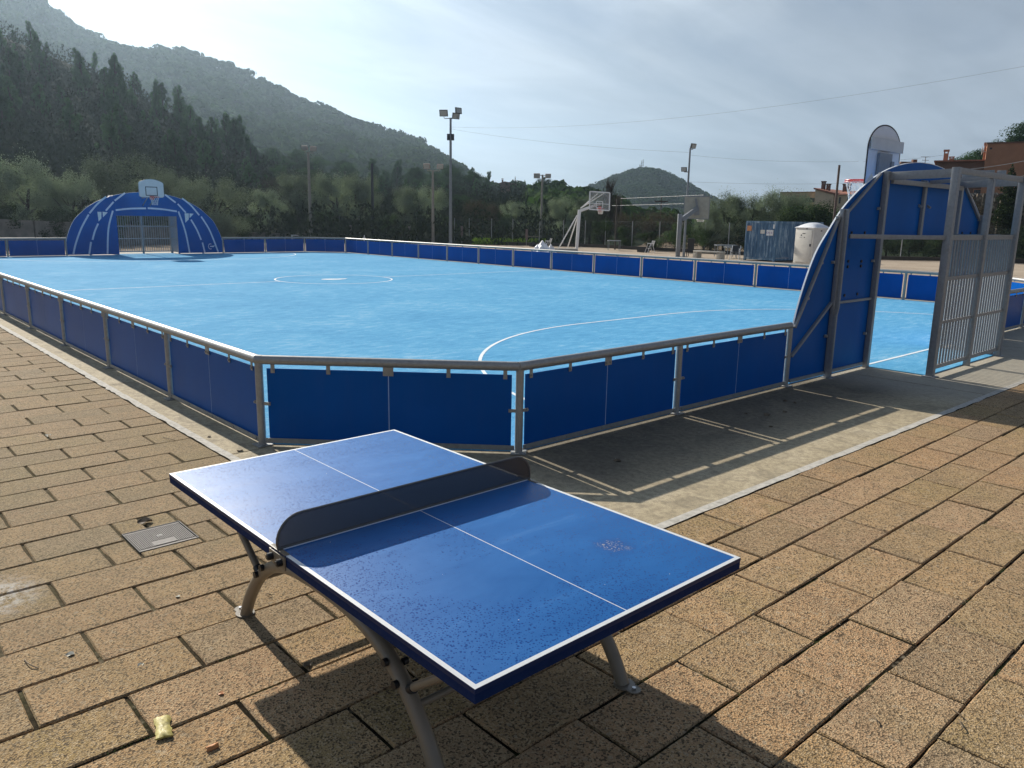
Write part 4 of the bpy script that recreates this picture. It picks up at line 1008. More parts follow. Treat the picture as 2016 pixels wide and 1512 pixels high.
def litter():
    def leaf(loc, s_, mat_, rz, label, name='dry_leaf'):
        g = MB(); vs = []
        for i in range(6):
            u = i/5-.5; w_ = .42*math.cos(u*math.pi)**.7 if abs(u) < .5 else .02
            vs += [(u, -max(w_, .02), .10+.12*math.sin(5*u)), (u, 0, .02), (u, max(w_, .02), .14+.1*math.cos(4*u))]
        fs = []
        for i in range(5):
            for j in (0, 1): fs.append((i*3+j, i*3+j+1, (i+1)*3+j+1, (i+1)*3+j))
        g.add([(a*s_, b_*s_, c*s_) for a, b_, c in vs], fs); g.add([(a*s_, b_*s_, c*s_-.0015) for a, b_, c in vs], [f[::-1] for f in fs])
        o = g.build(name, mat_); o.location = (*loc, .001); o.rotation_euler = (0, 0, rz); tag(o, label, 'leaf', 'dry leaves on the paving'); return o
    B = bz
    leaf(B(605, 1310)[:2], .045, MT['leaf_dry'], .4, 'curled brown leaf on the paving by the shadow of the table leg')
    leaf(B(285, 1028)[:2], .10, MT['leaf_dry'], 1.2, 'large crumpled leaf just beyond the manhole cover')
    leaf(B(350, 1175)[:2], .03, MT['leaf_pale'], .2, 'small pale leaf below the manhole cover')
    leaf(B(138, 1290)[:2], .045, MT['leaf_pale'], .9, 'pale leaf on the paving left of the yellow can')
    leaf(B(277, 1310)[:2], .035, MT['leaf_pale'], 2.0, 'pale leaf on the paving above the yellow can')
    leaf(B(435, 1366)[:2], .028, MT['peel_orange'], .5, 'tiny orange leaf up and right of the yellow can')
    leaf(B(1215, 908)[:2], .07, MT['leaf_dry'], .5, 'dark leaf lying on the shaded concrete before the fence')
    leaf(B(1510, 818)[:2], .09, MT['leaf_dry'], 1.5, 'dark leaf on the concrete close to the near goal')
    leaf(B(1545, 790)[:2], .07, MT['leaf_dry'], 2.5, 'dark leaf on the concrete at the foot of the near goal wing')
    leaf(B(95, 858)[:2], .06, MT['leaf_pale'], 2.5, 'pale leaf on the paving near the left edge of the photo')
    leaf(B(1012, 1388)[:2], .022, MT['leaf_pale'], 0, 'tiny pale chip in the joint below the front table corner', 'dry_leaf')
    def at_(x, y): return (x, y)
    for i_, (x, y, lb) in enumerate(((-1.7, 5.9, 'dark leaf on the shaded concrete below the second fence bay, nearest the boards'), (-1.45, 6.35, 'dark leaf on the shaded concrete below the second fence bay, middle one'), (-1.62, 6.9, 'dark leaf on the shaded concrete below the second fence bay, furthest right'), (-1.2, 5.6, 'small dark leaf out on the shaded concrete before the second fence bay'), (-3.95, .72, 'small dark leaf on the concrete strip at the corner fence post'), (-4.6, .68, 'small dark leaf on the sunlit concrete strip left of the corner post'))):
        leaf((x, y), rng.uniform(.04, .07), MT['leaf_dry'], i_*1.3, lb)
    def twig(a, b_, bend, label):
        a = np.array(a); b_ = np.array(b_); m_ = (a+b_)/2+np.array([bend, -bend, .012]); g = MB(); g.tube(spline([a+(0, 0, .004), m_, b_+(0, 0, .006)], 5), .0028, 6)
        o = g.build('twig', MT['leaf_dry']); tag(o, label, 'twig', 'twigs on the paving')
    twig(B(48, 1300), B(76, 1318), .01, 'short dark twig on the paving at far lower left')
    twig(B(1874, 1397), B(1895, 1415), .01, 'short twig on a joint at the lower right')
    twig(B(1887, 1418), B(1890, 1440), .02, 'hooked twig sticking from a joint at the lower right')
    twig(B(525, 1170), B(535, 1174), .003, 'tiny twig beside the left table leg')
    twig(B(322, 862), B(345, 868), .01, 'thin twig on the paving near the concrete strip')
    twig(B(1718, 1410), B(1728, 1428), .004, 'thin upright looking twig on a paver at the right')
litter()

# ------------------------------------------------------------------ lamp posts and poles
def tag_pole(*a): pass
def flood(g, c, aim, s_=.42, mi=0, mi2=1):     # a floodlight housing aimed along aim
    c = np.array(c, float); a = np.array(aim, float); a /= np.linalg.norm(a); sd = np.cross(a, (0, 0, 1)); sd /= np.linalg.norm(sd); up = np.cross(sd, a)
    g.obox(c, sd*s_/2, up*s_*.38, a*.05, mi); g.obox(c+a*.052, sd*s_*.42, up*s_*.30, a*.004, mi2)
    g.obox(c-a*.07, sd*s_*.3, up*s_*.22, a*.03, mi)
def lamp_post(px, base_py, top_py, D, label, mat_, r0, r1, heads, lean=0, arm=None, box=None):
    x, y = pos(px, D); zb_ = 0.; zt_ = zat(px, top_py, D)
    r = empty('lamp_post', label, 'lamp post', (x, y, zb_), 0, 'floodlight posts around the courts')
    hh = zt_-zb_
    g = MB(); g.tube([(0, 0, 0), (0, 0, hh*.5), (0, 0, hh)], [r0, (r0+r1)/2, r1], 14); g.build('pole', mat_, r, smooth=True)
    g = MB(); g.obox((0, 0, .02), (r0*2.2, 0, 0), (0, r0*2.2, 0), (0, 0, .02)); g.build('base_plate', mat_, r)
    sr = np.array([AR[0], AR[1], 0]); sr /= np.linalg.norm(sr); sf = np.array([AF[0], AF[1], 0]); sf /= np.linalg.norm(sf)
    for i, (dx, dz, ax, az_, s_) in enumerate(heads):
        c = sr*dx+np.array([0, 0, hh+dz]); aim = sr*ax-sf*.8+np.array([0, 0, az_])
        g = MB(); flood(g, c, aim, s_); h_ = g.build('floodlight', [MT['dark_metal'] if mat_ != MT['pole_concrete'] else MT['sign_pink'], MT['glass_lamp']], r)
        g = MB(); zb2 = hh-.05 if dz > -.5 else hh+dz-.15; g.tube([(0, 0, zb2), sr*dx*.9+np.array([0, 0, zb2]), c-np.array([0, 0, s_*.3])], .03, 8); g.build('lamp_arm', mat_, r)
    if box:
        g = MB()
        for k in (-1, 1): g.obox(sr*k*.17+np.array([0, 0, box]), sr*.11, sf*.12, (0, 0, .24))
        g.build('junction_box', MT['black_plastic'], r)
    return r
lamp_post(887, 478, 232, 65, 'tallest grey floodlight post, with two lamp heads, beyond the pitch', MT['pole_grey'], .15, .085, [(-.55, .35, -.1, -.3, .66), (.42, .15, .5, -.25, .62), (.62, .55, .75, .1, .6)], box=zat(887, 270, 65))
lamp_post(1350, 498, 292, 51, 'slim dark post with a single lamp head behind the grey backboard', MT['pole_grey'], .085, .05, [(.18, .14, .5, -.3, .38), (-.30, -1.25, -.5, -.2, .34)])
lamp_post(611, 466, 300, 71, 'pale concrete floodlight post right of the far goal', MT['pole_concrete'], .16, .09, [(-.28, .35, -.2, -.3, .5), (.45, .3, .5, -.3, .5)])
lamp_post(852.5, 478, 335, 67, 'pale concrete floodlight post just left of the tallest lamp post', MT['pole_concrete'], .14, .08, [(-.5, .3, -.2, -.3, .55), (.6, .3, .2, -.3, .5)])
lamp_post(1066, 480, 344, 72, 'pale floodlight post with two square heads, left of the white hoop', MT['pole_concrete'], .13, .08, [(-.5, -.1, -.1, -.2, .55), (.5, -.1, .1, -.2, .5)])
def pole(px, top_py, D, label, mat_, r0, name='pole', cat='pole'):
    x, y = pos(px, D); hh = zat(px, top_py, D); g = MB(); g.tube([(0, 0, 0), (0, 0, hh)], [r0, r0*.8], 10)
    o = g.build(name, mat_, smooth=True); o.location = (x, y, 0); tag(o, label, cat); return o
pole(734, 322, 76, 'bare near-black pole standing between two pale lamp posts', MT['dark_metal'], .15)
pole(1641, 325, 48, 'bare rusty brown pole left of the near goal backboard', MT['pole_rust'], .075)

# wires
def wire(pts3, label, mat_=None, r_=.012, sag=0., name='cable'):
    a, b_ = np.array(pts3[0]), np.array(pts3[1]); P_ = [a+(b_-a)*t-np.array([0, 0, sag*4*t*(1-t)]) for t in np.linspace(0, 1, 25)]
    g = MB(); g.tube(P_, r_, 5, cap=False); o = g.build(name, mat_ or MT['wire']); tag(o, label, 'cable', 'overhead cables')
A0 = at(888, 250, 65)
wire([A0, at(2100, 115, 40)], 'thin overhead cable rising right from the tallest lamp post to the photo edge', sag=.9, r_=.0055)
wire([A0-np.array([0, 0, .15]), at(1356, 300, 51)], 'thin cable from the tallest lamp post to the slim dark post', sag=.25, r_=.006)
wire([at(1356, 305, 51), at(1690, 318, 45)], 'thin cable from the slim dark post towards the near backboard', sag=.15, r_=.005)
wire([at(1356, 358, 51), at(1700, 360, 60)], 'lower thin cable passing behind the rusty pole', sag=.1, r_=.006)
wire([at(1222, 391, 60), at(1385, 384, 47)], 'upper pale cable left of the grey backboard', MT['wire_pale'], .010, .0)
wire([at(1205, 405, 62), at(1348, 401, 52)], 'lower pale cable left of the grey backboard', MT['wire_pale'], .011, .0)
wire([at(1700, 318, 70), at(1860, 305, 70)], 'thin cable above the house roofs at right', None, .007, .1)
wire([at(1870, 336, 55), at(2040, 312, 55)], 'pale cable crossing before the orange building, upper one', MT['wire_pale'], .018, .1)
wire([at(1905, 362, 55), at(2040, 340, 55)], 'pale cable crossing before the orange building, lower one', MT['wire_pale'], .016, .1)
for px, ty, D, lb in ((1213, 392, 61, 'thin dark post holding the lower pale cable'), (1222, 388, 66, 'thin dark post holding the upper pale cable'), (1300, 388, 75, 'wooden utility pole with a crossarm before the cone hill'), (1349, 388, 60, 'thin dark post behind the edge of the grey backboard')):
    o = pole(px, ty, D, lb, MT['wood_dark'], .06)
    if px == 1300: 
        o.name = 'utility_pole'
        g = MB(); g.box((-.6, -.06, zat(1300, 398, 75)), (.6, .06, zat(1300, 398, 75)+.12)); c = g.build('crossarm', MT['wood_dark'], o); c.rotation_euler = (0, 0, -YAW)

# ------------------------------------------------------------------ free standing basketball stands
def hoop_white():
    # base at (1137,495) ; board plane faces right / away
    x, y = pos(1137, 54.0)
    r = empty('basketball_stand', 'white braced basketball stand with a clear backboard beyond the pitch', 'basketball hoop', (x, y, 0))
    sr = np.array([AR[0], AR[1], 0]); sr /= np.linalg.norm(sr); sf = np.array([AF[0], AF[1], 0]); sf /= np.linalg.norm(sf)
    def L(px, py, dd=0.): 
        p = at(px, py, 54.0+dd); return p-np.array([x, y, 0])
    top = L(1141, 413); W = MT['white_paint']
    g = MB(); g.bar((0, 0, 0), top, .20, .20, up=(sf[0], sf[1], 0)); g.build('post', W, r, bevel=.01)
    g = MB(); g.bar(top-(0, 0, .08), L(1181, 401, -.6), .10, .17); g.build('arm', W, r)
    for i, (p, q) in enumerate((((1097, 494), (1136, 424)), ((1117, 489), (1137, 427)))):
        g = MB(); g.tube([L(*p, .5+i), L(*q)], .045, 8); g.build('rear_stay', W, r)
    for q in ((1177, 381), (1190, 380)):
        g = MB(); g.tube([L(1143, 410), L(*q, -.6)], .035, 8); g.build('upper_stay', W, r)
    # board corners
    c = [L(1161.5, 377, -.6), L(1200.5, 379.5, -.8), L(1199.5, 414.5, -.8), L(1160.5, 412, -.6)]
    n = np.cross(c[1]-c[0], c[3]-c[0]); n /= np.linalg.norm(n)
    g = MB(); g.add([p+n*.008 for p in c]+[p-n*.008 for p in c], [(0, 1, 2, 3), (7, 6, 5, 4), (0, 4, 5, 1), (1, 5, 6, 2), (2, 6, 7, 3), (3, 7, 4, 0)])
    bb = g.build('backboard', MT['clear_board'], r)
    g = MB()
    for i in range(4): g.bar(c[i], c[(i+1) % 4], .08, .06, up=n)
    a = c[3]*.28+c[0]*.72; b_ = c[2]*.28+c[1]*.72
    g.bar(c[0]*.35+c[3]*.65, c[1]*.35+c[2]*.65, .04, .03, up=n)
    g.build('backboard_frame', W, bb)
    ex = c[1]-c[0]; ey = c[3]-c[0]; q = [c[0]+ex*a_+ey*b2 for a_, b2 in ((.34, .52), (.66, .52), (.66, .88), (.34, .88))]
    g = MB()
    for i in range(4): g.bar(q[i], q[(i+1) % 4], .045, .04, up=n)
    g.build('target_square', W, bb)
    hc = c[0]+ex*.52+ey*.93
    fwd = sr*.9+sf*.2; fwd[2] = 0; fwd /= np.linalg.norm(fwd)
    nn = n if np.dot(n, fwd) > 0 else -n
    rc = hc+nn*.38; rc[2] = hc[2]
    g = MB(); g.tube([rc+np.array([.225*math.cos(t), .225*math.sin(t), 0]) for t in np.linspace(0, 2*math.pi, 21)[:-1]], .025, 6, closed=True); g.obox(hc+nn*.08, nn*.1, np.cross(nn, (0, 0, 1))*.1, (0, 0, .14)); hp = g.build('hoop', MT['red_paint'], r)
    g = MB(); g.tube([rc+(0, 0, -.02), rc-np.array([0, 0, .35])], [.22, .14], 12, cap=False); g.build('hoop_net', MT['cord_net'], hp)
hoop_white()
def hoop_grey():
    D = 49.; x, y = pos(1334, D)
    r = empty('basketball_stand', 'grey steel basketball stand seen from behind, with a weathered board', 'basketball hoop', (x, y, 0))
    sr = np.array([AR[0], AR[1], 0]); sr /= np.linalg.norm(sr); sf = np.array([AF[0], AF[1], 0]); sf /= np.linalg.norm(sf)
    def L(px, py, dd=0.): return at(px, py, D+dd)-np.array([x, y, 0])
    g = MB(); g.bar(L(1334, 506), L(1339, 421), .24, .24, up=(sf[0], sf[1], 0)); g.build('post', MT['pole_grey'], r, bevel=.01)
    g = MB(); g.bar(L(1342, 432), L(1374, 409, .9), .14, .24); g.build('arm', MT['pole_grey'], r)
    c = [L(1348, 387, 1.1), L(1398, 387, 1.0), L(1395, 431.5, 1.0), L(1346, 430, 1.1)]
    n = np.cross(c[1]-c[0], c[3]-c[0]); n /= np.linalg.norm(n)
    g = MB(); g.add([p+n*.015 for p in c]+[p-n*.015 for p in c], [(0, 1, 2, 3), (7, 6, 5, 4), (0, 4, 5, 1), (1, 5, 6, 2), (2, 6, 7, 3), (3, 7, 4, 0)]); bb = g.build('backboard', MT['grey_board'], r)
    g = MB()
    for i in range(4): g.bar(c[i], c[(i+1) % 4], .04, .05, up=n)
    g.build('backboard_frame', MT['pole_grey'], bb)
    g = MB(); g.bar(L(1370, 391, 1.0), L(1373, 411, 1.0), .12, .14, up=n); g.bar(L(1371, 410, 1.0), L(1372, 424, 1.0), .3, .16, up=n); g.build('mounting_plate', MT['pole_grey'], bb)
    hc = L(1379, 433, 1.3); g = MB(); g.tube([hc+np.array([.225*math.cos(t), .225*math.sin(t), 0]) for t in np.linspace(0, 2*math.pi, 21)[:-1]], .022, 6, closed=True); hp = g.build('hoop', MT['off_white'], r)
    g = MB(); g.tube([hc, hc-np.array([0, 0, .12])], [.22, .19], 12, cap=False); g.build('hoop_net', MT['cord_net'], hp)
hoop_grey()

# ------------------------------------------------------------------ container and portable toilet
def text_mesh(body, size, mat_, parent, M_, name='lettering'):
    cu = bpy.data.curves.new(name, 'FONT'); cu.body = body; cu.size = size; cu.extrude = .002; cu.align_x = 'CENTER'; cu.align_y = 'CENTER'
    o = bpy.data.objects.new(name, cu); COL.objects.link(o); dg = bpy.context.evaluated_depsgraph_get(); me = bpy.data.meshes.new_from_object(o.evaluated_get(dg))
    bpy.data.objects.remove(o); me.materials.clear(); me.materials.append(mat_); o = bpy.data.objects.new(name, me); COL.objects.link(o); o.parent = parent; o.matrix_local = M_; return o
def container():
    A_ = np.array([*pos(1469, 49.6), 0]); B_ = np.array([*pos(1530, 48.3), 0]); ex = B_-A_; Wd = np.linalg.norm(ex); ex /= Wd
    r = empty('shipping_container', 'weathered blue shipping container with small posters on its end', 'container', tuple(A_), math.atan2(ex[1], ex[0]))
    C_ = np.array([*pos(1566, 52.4), 0]); Ln = 4.6; Hh = 2.30
    # end face with doors along local x, depth along local +y
    def corr(g, n, L, H0, H1, f, amp=.035):
        P_ = []; per = L/n
        for i in range(n):
            for t, d in ((.0, 0), (.22, 0), (.36, 1), (.64, 1), (.78, 0)): P_.append(((i+t)*per, d*amp))
        P_.append((L, 0))
        g.strip([f(a, d, H0) for a, d in P_], [f(a, d, H1) for a, d in P_])
    CB = MT['container_blue']
    g = MB(); corr(g, 9, Wd-.2, .2, Hh-.12, lambda a, d, z: (a+.1, .02+d, z)); g.build('end_wall', CB, r)
    g = MB(); corr(g, 13, Ln-.2, .2, Hh-.12, lambda a, d, z: (Wd-.02-d, a+.1, z)); g.build('side_wall', CB, r)
    g = MB(); corr(g, 13, Ln-.2, .2, Hh-.12, lambda a, d, z: (.02+d, a+.1, z)); g.build('side_wall', CB, r)
    g = MB(); g.box((.1, Ln-.06, .2), (Wd-.1, Ln-.02, Hh-.12)); g.build('rear_wall', CB, r)
    g = MB(); corr(g, 12, Ln-.1, .06, Wd-.06, lambda a, d, z: (z, a+.05, Hh-.02-d*.5)); g.build('roof', CB, r)
    g = MB()
    for x in (0, Wd-.12):
        for y in (0, Ln-.12): g.box((x, y, 0), (x+.12, y+.12, Hh))
    for z in (.06, Hh-.13):
        g.box((.12, 0, z), (Wd-.12, .1, z+.13)); g.box((.12, Ln-.1, z), (Wd-.12, Ln, z+.13)); g.box((0, .12, z), (.1, Ln-.12, z+.13)); g.box((Wd-.1, .12, z), (Wd, Ln-.12, z+.13))
    g.build('frame', CB, r)
    g = MB(); g.box((.12, -.012, 1.72), (.42, .012, 2.0+.02)); g.build('poster', MT['poster_orange'], r)
    g = MB(); g.box((1.08, -.012, 1.58), (1.38, .010, 1.80)); g.build('poster', MT['off_white'], r)
    for x0, tx in ((1.50, 'OA'), (1.74, 'SI')):
        g = MB(); g.box((x0, -.012, 1.48), (x0+.22, .012, 1.80)); po = g.build('poster', MT['white_paint'], r)
        text_mesh(tx, .15, MT['paint_purple'], po, Matrix.Translation((x0+.11, -.016, 1.64)) @ Matrix.Rotation(R(90), 4, 'X'))
    g = MB(); g.box((Wd-.24, -.010, 1.88), (Wd-.15, .008, 2.12)); g.build('sticker', MT['white_paint'], r)
container()
def toilet():
    A_ = np.array([*pos(1568, 46.0), 0]); B_ = np.array([*pos(1602, 45.0), 0]); ex = B_-A_; W = np.linalg.norm(ex); ex /= W
    W = 1.24
    r = empty('portable_toilet', 'white portable toilet cabin with domed roof beside the blue container', 'portable toilet', tuple(A_), math.atan2(ex[1], ex[0])+R(8))
    WP = MT['off_white']
    g = MB(); g.box((0, 0, .10), (W, .04, 2.0)); g.box((0, .041, .10), (.04, W, 2.0)); g.box((W-.04, .041, .10), (W, W, 2.0)); g.box((.041, W-.04, .10), (W-.041, W, 2.0)); g.build('cabin_wall', WP, r, bevel=.01)
    g = MB(); g.box((-.02, -.02, 0), (W+.02, W+.02, .098)); g.build('skid_base', MT['concrete_pale'], r)
    g = MB(); n = 12; vs = []
    for i in range(n+1):
        for j in range(n+1):
            u, v = i/n*2-1, j/n*2-1; z = 2.0+.26*(1-abs(u)**2.4)*(1-abs(v)**2.4)**.7; vs.append((W/2+u*(W/2+.04), W/2+v*(W/2+.04), z))
    g.add(vs, [(i*(n+1)+j, i*(n+1)+j+1, (i+1)*(n+1)+j+1, (i+1)*(n+1)+j) for i in range(n) for j in range(n)]); g.box((-.04, -.04, 1.96), (W+.04, -.001, 2.003)); g.box((W+.001, -.04, 1.96), (W+.04, W+.04, 2.003))
    g.build('domed_roof', MT['white_paint'], r, smooth=True)
    g = MB(); g.box((.12, -.03, .16), (W-.10, -.002, 1.86)); d = g.build('door', WP, r, bevel=.008)
    g = MB(); g.box((W-.20, -.055, 1.0), (W-.11, -.032, 1.14)); g.build('door_latch', MT['dark_metal'], d)
    g = MB(); g.box((.50, -.034, 1.66), (.70, -.0315, 1.70)); g.box((.40, -.034, 1.55), (.47, -.0315, 1.62)); g.box((.32, -.034, 1.46), (.50, -.0315, 1.475)); g.box((.62, -.034, 1.45), (.68, -.0315, 1.50)); g.build('sticker', MT['mark_black'], d)
    g = MB(); g.box((.70, -.01, 1.90), (.80, -.003, 1.95)); g.box((W+.001, .5, 1.80), (W+.006, .62, 1.86)); g.build('vent', MT['mark_black'], r)
toilet()

# ------------------------------------------------------------------ benches, chairs, tables, signs in the yard
def bench():
    a = np.array([*pos(1373, 50.5), 0]); b_ = np.array([*pos(1428, 49.0), 0]); d = b_-a; L = np.linalg.norm(d)
    r = empty('concrete_bench', 'pale concrete bench in the yard left of the blue container', 'bench', tuple(a), math.atan2(d[1], d[0]))
    g = MB(); g.box((0, -.22, .37), (L, .22, .46)); g.build('seat', MT['concrete_pale'], r, bevel=.01)
    for x in (0.02, L-.34): g = MB(); g.box((x, -.20, 0), (x+.32, .20, .368)); g.build('leg', MT['concrete_pale'], r, bevel=.01)
bench()
def chair(px, D, rz, label):
    x, y = pos(px, D); r = empty('metal_chair', label, 'chair', (x, y, 0), rz, 'tubular chairs in the yard')
    T = MT['wire_pale']; K = MT['black_plastic']; T = MT['white_paint']
    for sx in (-.24, .24):
        g = MB(); g.tube([(sx*1.1, .25, 0), (sx, .05, .62), (sx, -.22, .64)], .018, 6); g.build('front_leg', T, r)
        g = MB(); g.tube([(sx*1.1, -.30, 0), (sx, -.15, .45), (sx, -.28, .84)], .018, 6); g.build('rear_leg', T, r)
        g = MB(); g.box((sx-.03, -.22, .635), (sx+.03, .10, .665)); g.build('armrest', T, r)
    g = MB(); g.tube([(-.24, .05, .30), (.24, .05, .30)], .012, 6); g.build('stretcher', T, r)
    g = MB(); g.box((-.22, -.2, .42), (.22, .2, .45)); g.build('seat', K, r)
    g = MB(); g.bar((0, -.2, .48), (0, -.28, .84), .44, .02, up=(0, 1, 0)); g.build('backrest', K, r)
chair(1282, 56.5, R(150), 'white framed chair alone in the yard left of the grey backboard')
chair(1452, 49.2, R(200), 'white framed black chair beside the blue container')
chair(1079, 57.5, R(150), 'white framed chair behind the heap of white sheeting')
def small_table(px, D, w, hh, label, top='wood_dark', rz=0.):
    x, y = pos(px, D); r = empty('yard_table', label, 'table', (x, y, 0), -YAW+rz, 'thin legged tables in the yard')
    g = MB(); g.box((-w/2, -.4, hh-.05), (w/2, .4, hh)); g.build('tabletop', MT[top], r)
    for a, b_ in ((-1, -1), (1, -1), (1, 1), (-1, 1)): g = MB(); g.tube([(a*(w/2-.06), b_*.34, 0), (a*(w/2-.06), b_*.34, hh-.05)], .02, 6); g.build('leg', MT['pole_grey'], r)
small_table(1051, 68, 1.0, .72, 'small dark table before the grass left of the white hoop')
small_table(1211, 60, .95, .72, 'small grey table in the yard right of the white hoop', 'pole_grey')
small_table(1432, 52.5, 1.3, .78, 'thin framed table behind the concrete bench', 'pole_grey')
small_table(1446, 50.8, .9, .72, 'low grey table between bench and container', 'pole_grey')
def lounger():
    x, y = pos(1363, 51.5); r = empty('dark_chair', 'tall backed dark chair left of the concrete bench', 'chair', (x, y, 0), R(20))
    g = MB(); g.bar((0, 0, .35), (.05, -.12, 1.15), .42, .05, up=(0, 1, 0)); g.build('backrest', MT['black_plastic'], r)
    g = MB(); g.box((-.25, -.1, .35), (.25, .4, .40)); g.build('seat', MT['black_plastic'], r)
    for sx in (-.22, .22):
        for sy in (-.05, .36): g = MB(); g.box((sx-.02, sy-.02, 0), (sx+.02, sy+.02, .35)); g.build('leg', MT['black_plastic'], r)
lounger()
def crates(px, D, label, n=2, s_=.4):
    x, y = pos(px, D); g = MB(); h_ = s_*.8; w = s_/2; t_ = .03
    g.box((-w, -w, 0), (w, w, t_)); g.box((-w, -w, t_), (w, -w+t_, h_)); g.box((-w, w-t_, t_), (w, w, h_)); g.box((-w, -w+t_, t_), (-w+t_, w-t_, h_)); g.box((w-t_, -w+t_, t_), (w, w-t_, h_)); g.box((-w-.02, -w-.02, h_-.03), (-w, w+.02, h_+.01)); g.box((w, -w-.02, h_-.03), (w+.02, w+.02, h_+.01)); o = g.build('plastic_crate', MT['black_plastic']); o.location = (x, y, 0); tag(o, label, 'crate', 'black crates in the yard')
crates(1050, 64, 'black plastic crate beneath the small dark table left of the white hoop')
crates(1266, 57.5, 'black crate left of the lone white framed chair', s_=.45)
crates(1273, 57.3, 'black crate touching the lone white framed chair', s_=.45)
def signpost(px, D, bot, top, sgn_top, label, mat_='sign_brown', w=.28):
    x, y = pos(px, D); r = empty('sign_post', label, 'sign', (x, y, 0), -YAW, 'small panels on posts beyond the pitch')
    z1 = zat(px, top, D); z0 = zat(px, sgn_top, D)
    g = MB(); g.tube([(0, 0, 0), (0, 0, z1-.02)], .035, 8); g.build('post', MT['pole_concrete'], r)
    g = MB(); g.box((-w/2, -.055, z0), (w/2, -.037, z1)); g.build('panel', MT[mat_], r, bevel=.004)
signpost(689.5, 71, 468, 443, 464, 'pinkish panel on a post left of the dark bare pole', 'sign_pink', .22)
signpost(805.5, 70, 475, 445, 456, 'small pale panel on a thin post left of the concrete lamp post', 'sign_pink', .22)
signpost(909.5, 68, 480, 445, 464, 'brown panel on a thin post right of the tallest lamp post', 'sign_brown', .2)
signpost(1037.5, 66, 482, 451, 472, 'brown striped panel on a post left of the small dark table', 'sign_brown', .2)
def sheet_heap():
    for (px, D, w, h_, lb) in ((1068, 47.5, 1.9, .95, 'larger pointed heap of white sheeting behind the far fence'), (1085, 47.0, 1.3, .75, 'smaller heap of white sheeting right of the larger one')):
        x, y = pos(px, D); g = MB(); n = 16; vs = []
        for i in range(n+1):
            for j in range(n+1):
                u, v = i/n*2-1, j/n*2-1; rr = math.hypot(u, v); z = max(0, (1-rr)**1.3*h_*(1+.25*math.sin(6*math.atan2(v, u)+3*rr))+.06*math.sin(9*u+4*v)*(1-rr)) if rr < 1 else 0
                vs.append((u*w/2, v*w/2, z))
        g.add(vs, [(i*(n+1)+j, i*(n+1)+j+1, (i+1)*(n+1)+j+1, (i+1)*(n+1)+j) for i in range(n) for j in range(n)]); o = g.build('sheet_heap', MT['white_sheet'], smooth=True); o.location = (x, y, .0); tag(o, lb, 'sheeting', 'heaps of white sheeting')
sheet_heap()
def blocks():
    x, y = pos(1110, 50.0); g = MB()
    g.box((-.95, -.25, 0), (.95, .25, .30)); g.box((-.95, -.22, .303), (.9, .22, .42)); o = g.build('concrete_block', MT['concrete_pale'], bevel=.02); o.location = (x, y, 0); o.rotation_euler = (0, 0, -YAW); tag(o, 'low rough concrete block at the foot of the white hoop stand', 'block')
blocks()
def fountain():
    x, y = pos(573, 66); g = MB(); z = zat(573, 463, 66)
    g.tube([(0, 0, 0), (0, 0, z)], .04, 8); g.bar((-.05, 0, z), (.50, 0, z), .16, .05); o = g.build('drinking_fountain', MT['white_paint']); o.location = (x, y, 0); o.rotation_euler = (0, 0, -YAW); tag(o, 'thin white pipe shaped fountain behind the fence right of the far goal', 'fountain')
    x, y = pos(716, 66); z = zat(716, 463, 66); g = MB(); g.tube([(0, 0, 0), (0, 0, z-.2), (.05, 0, z)], [.05, .05, .03], 8); g.obox((0, 0, z-.25), (.09, 0, 0), (0, .09, 0), (0, 0, .05)); o = g.build('bollard', MT['white_paint']); o.location = (x, y, 0); tag(o, 'small white capped bollard behind the far corner of the fence', 'bollard')
fountain()

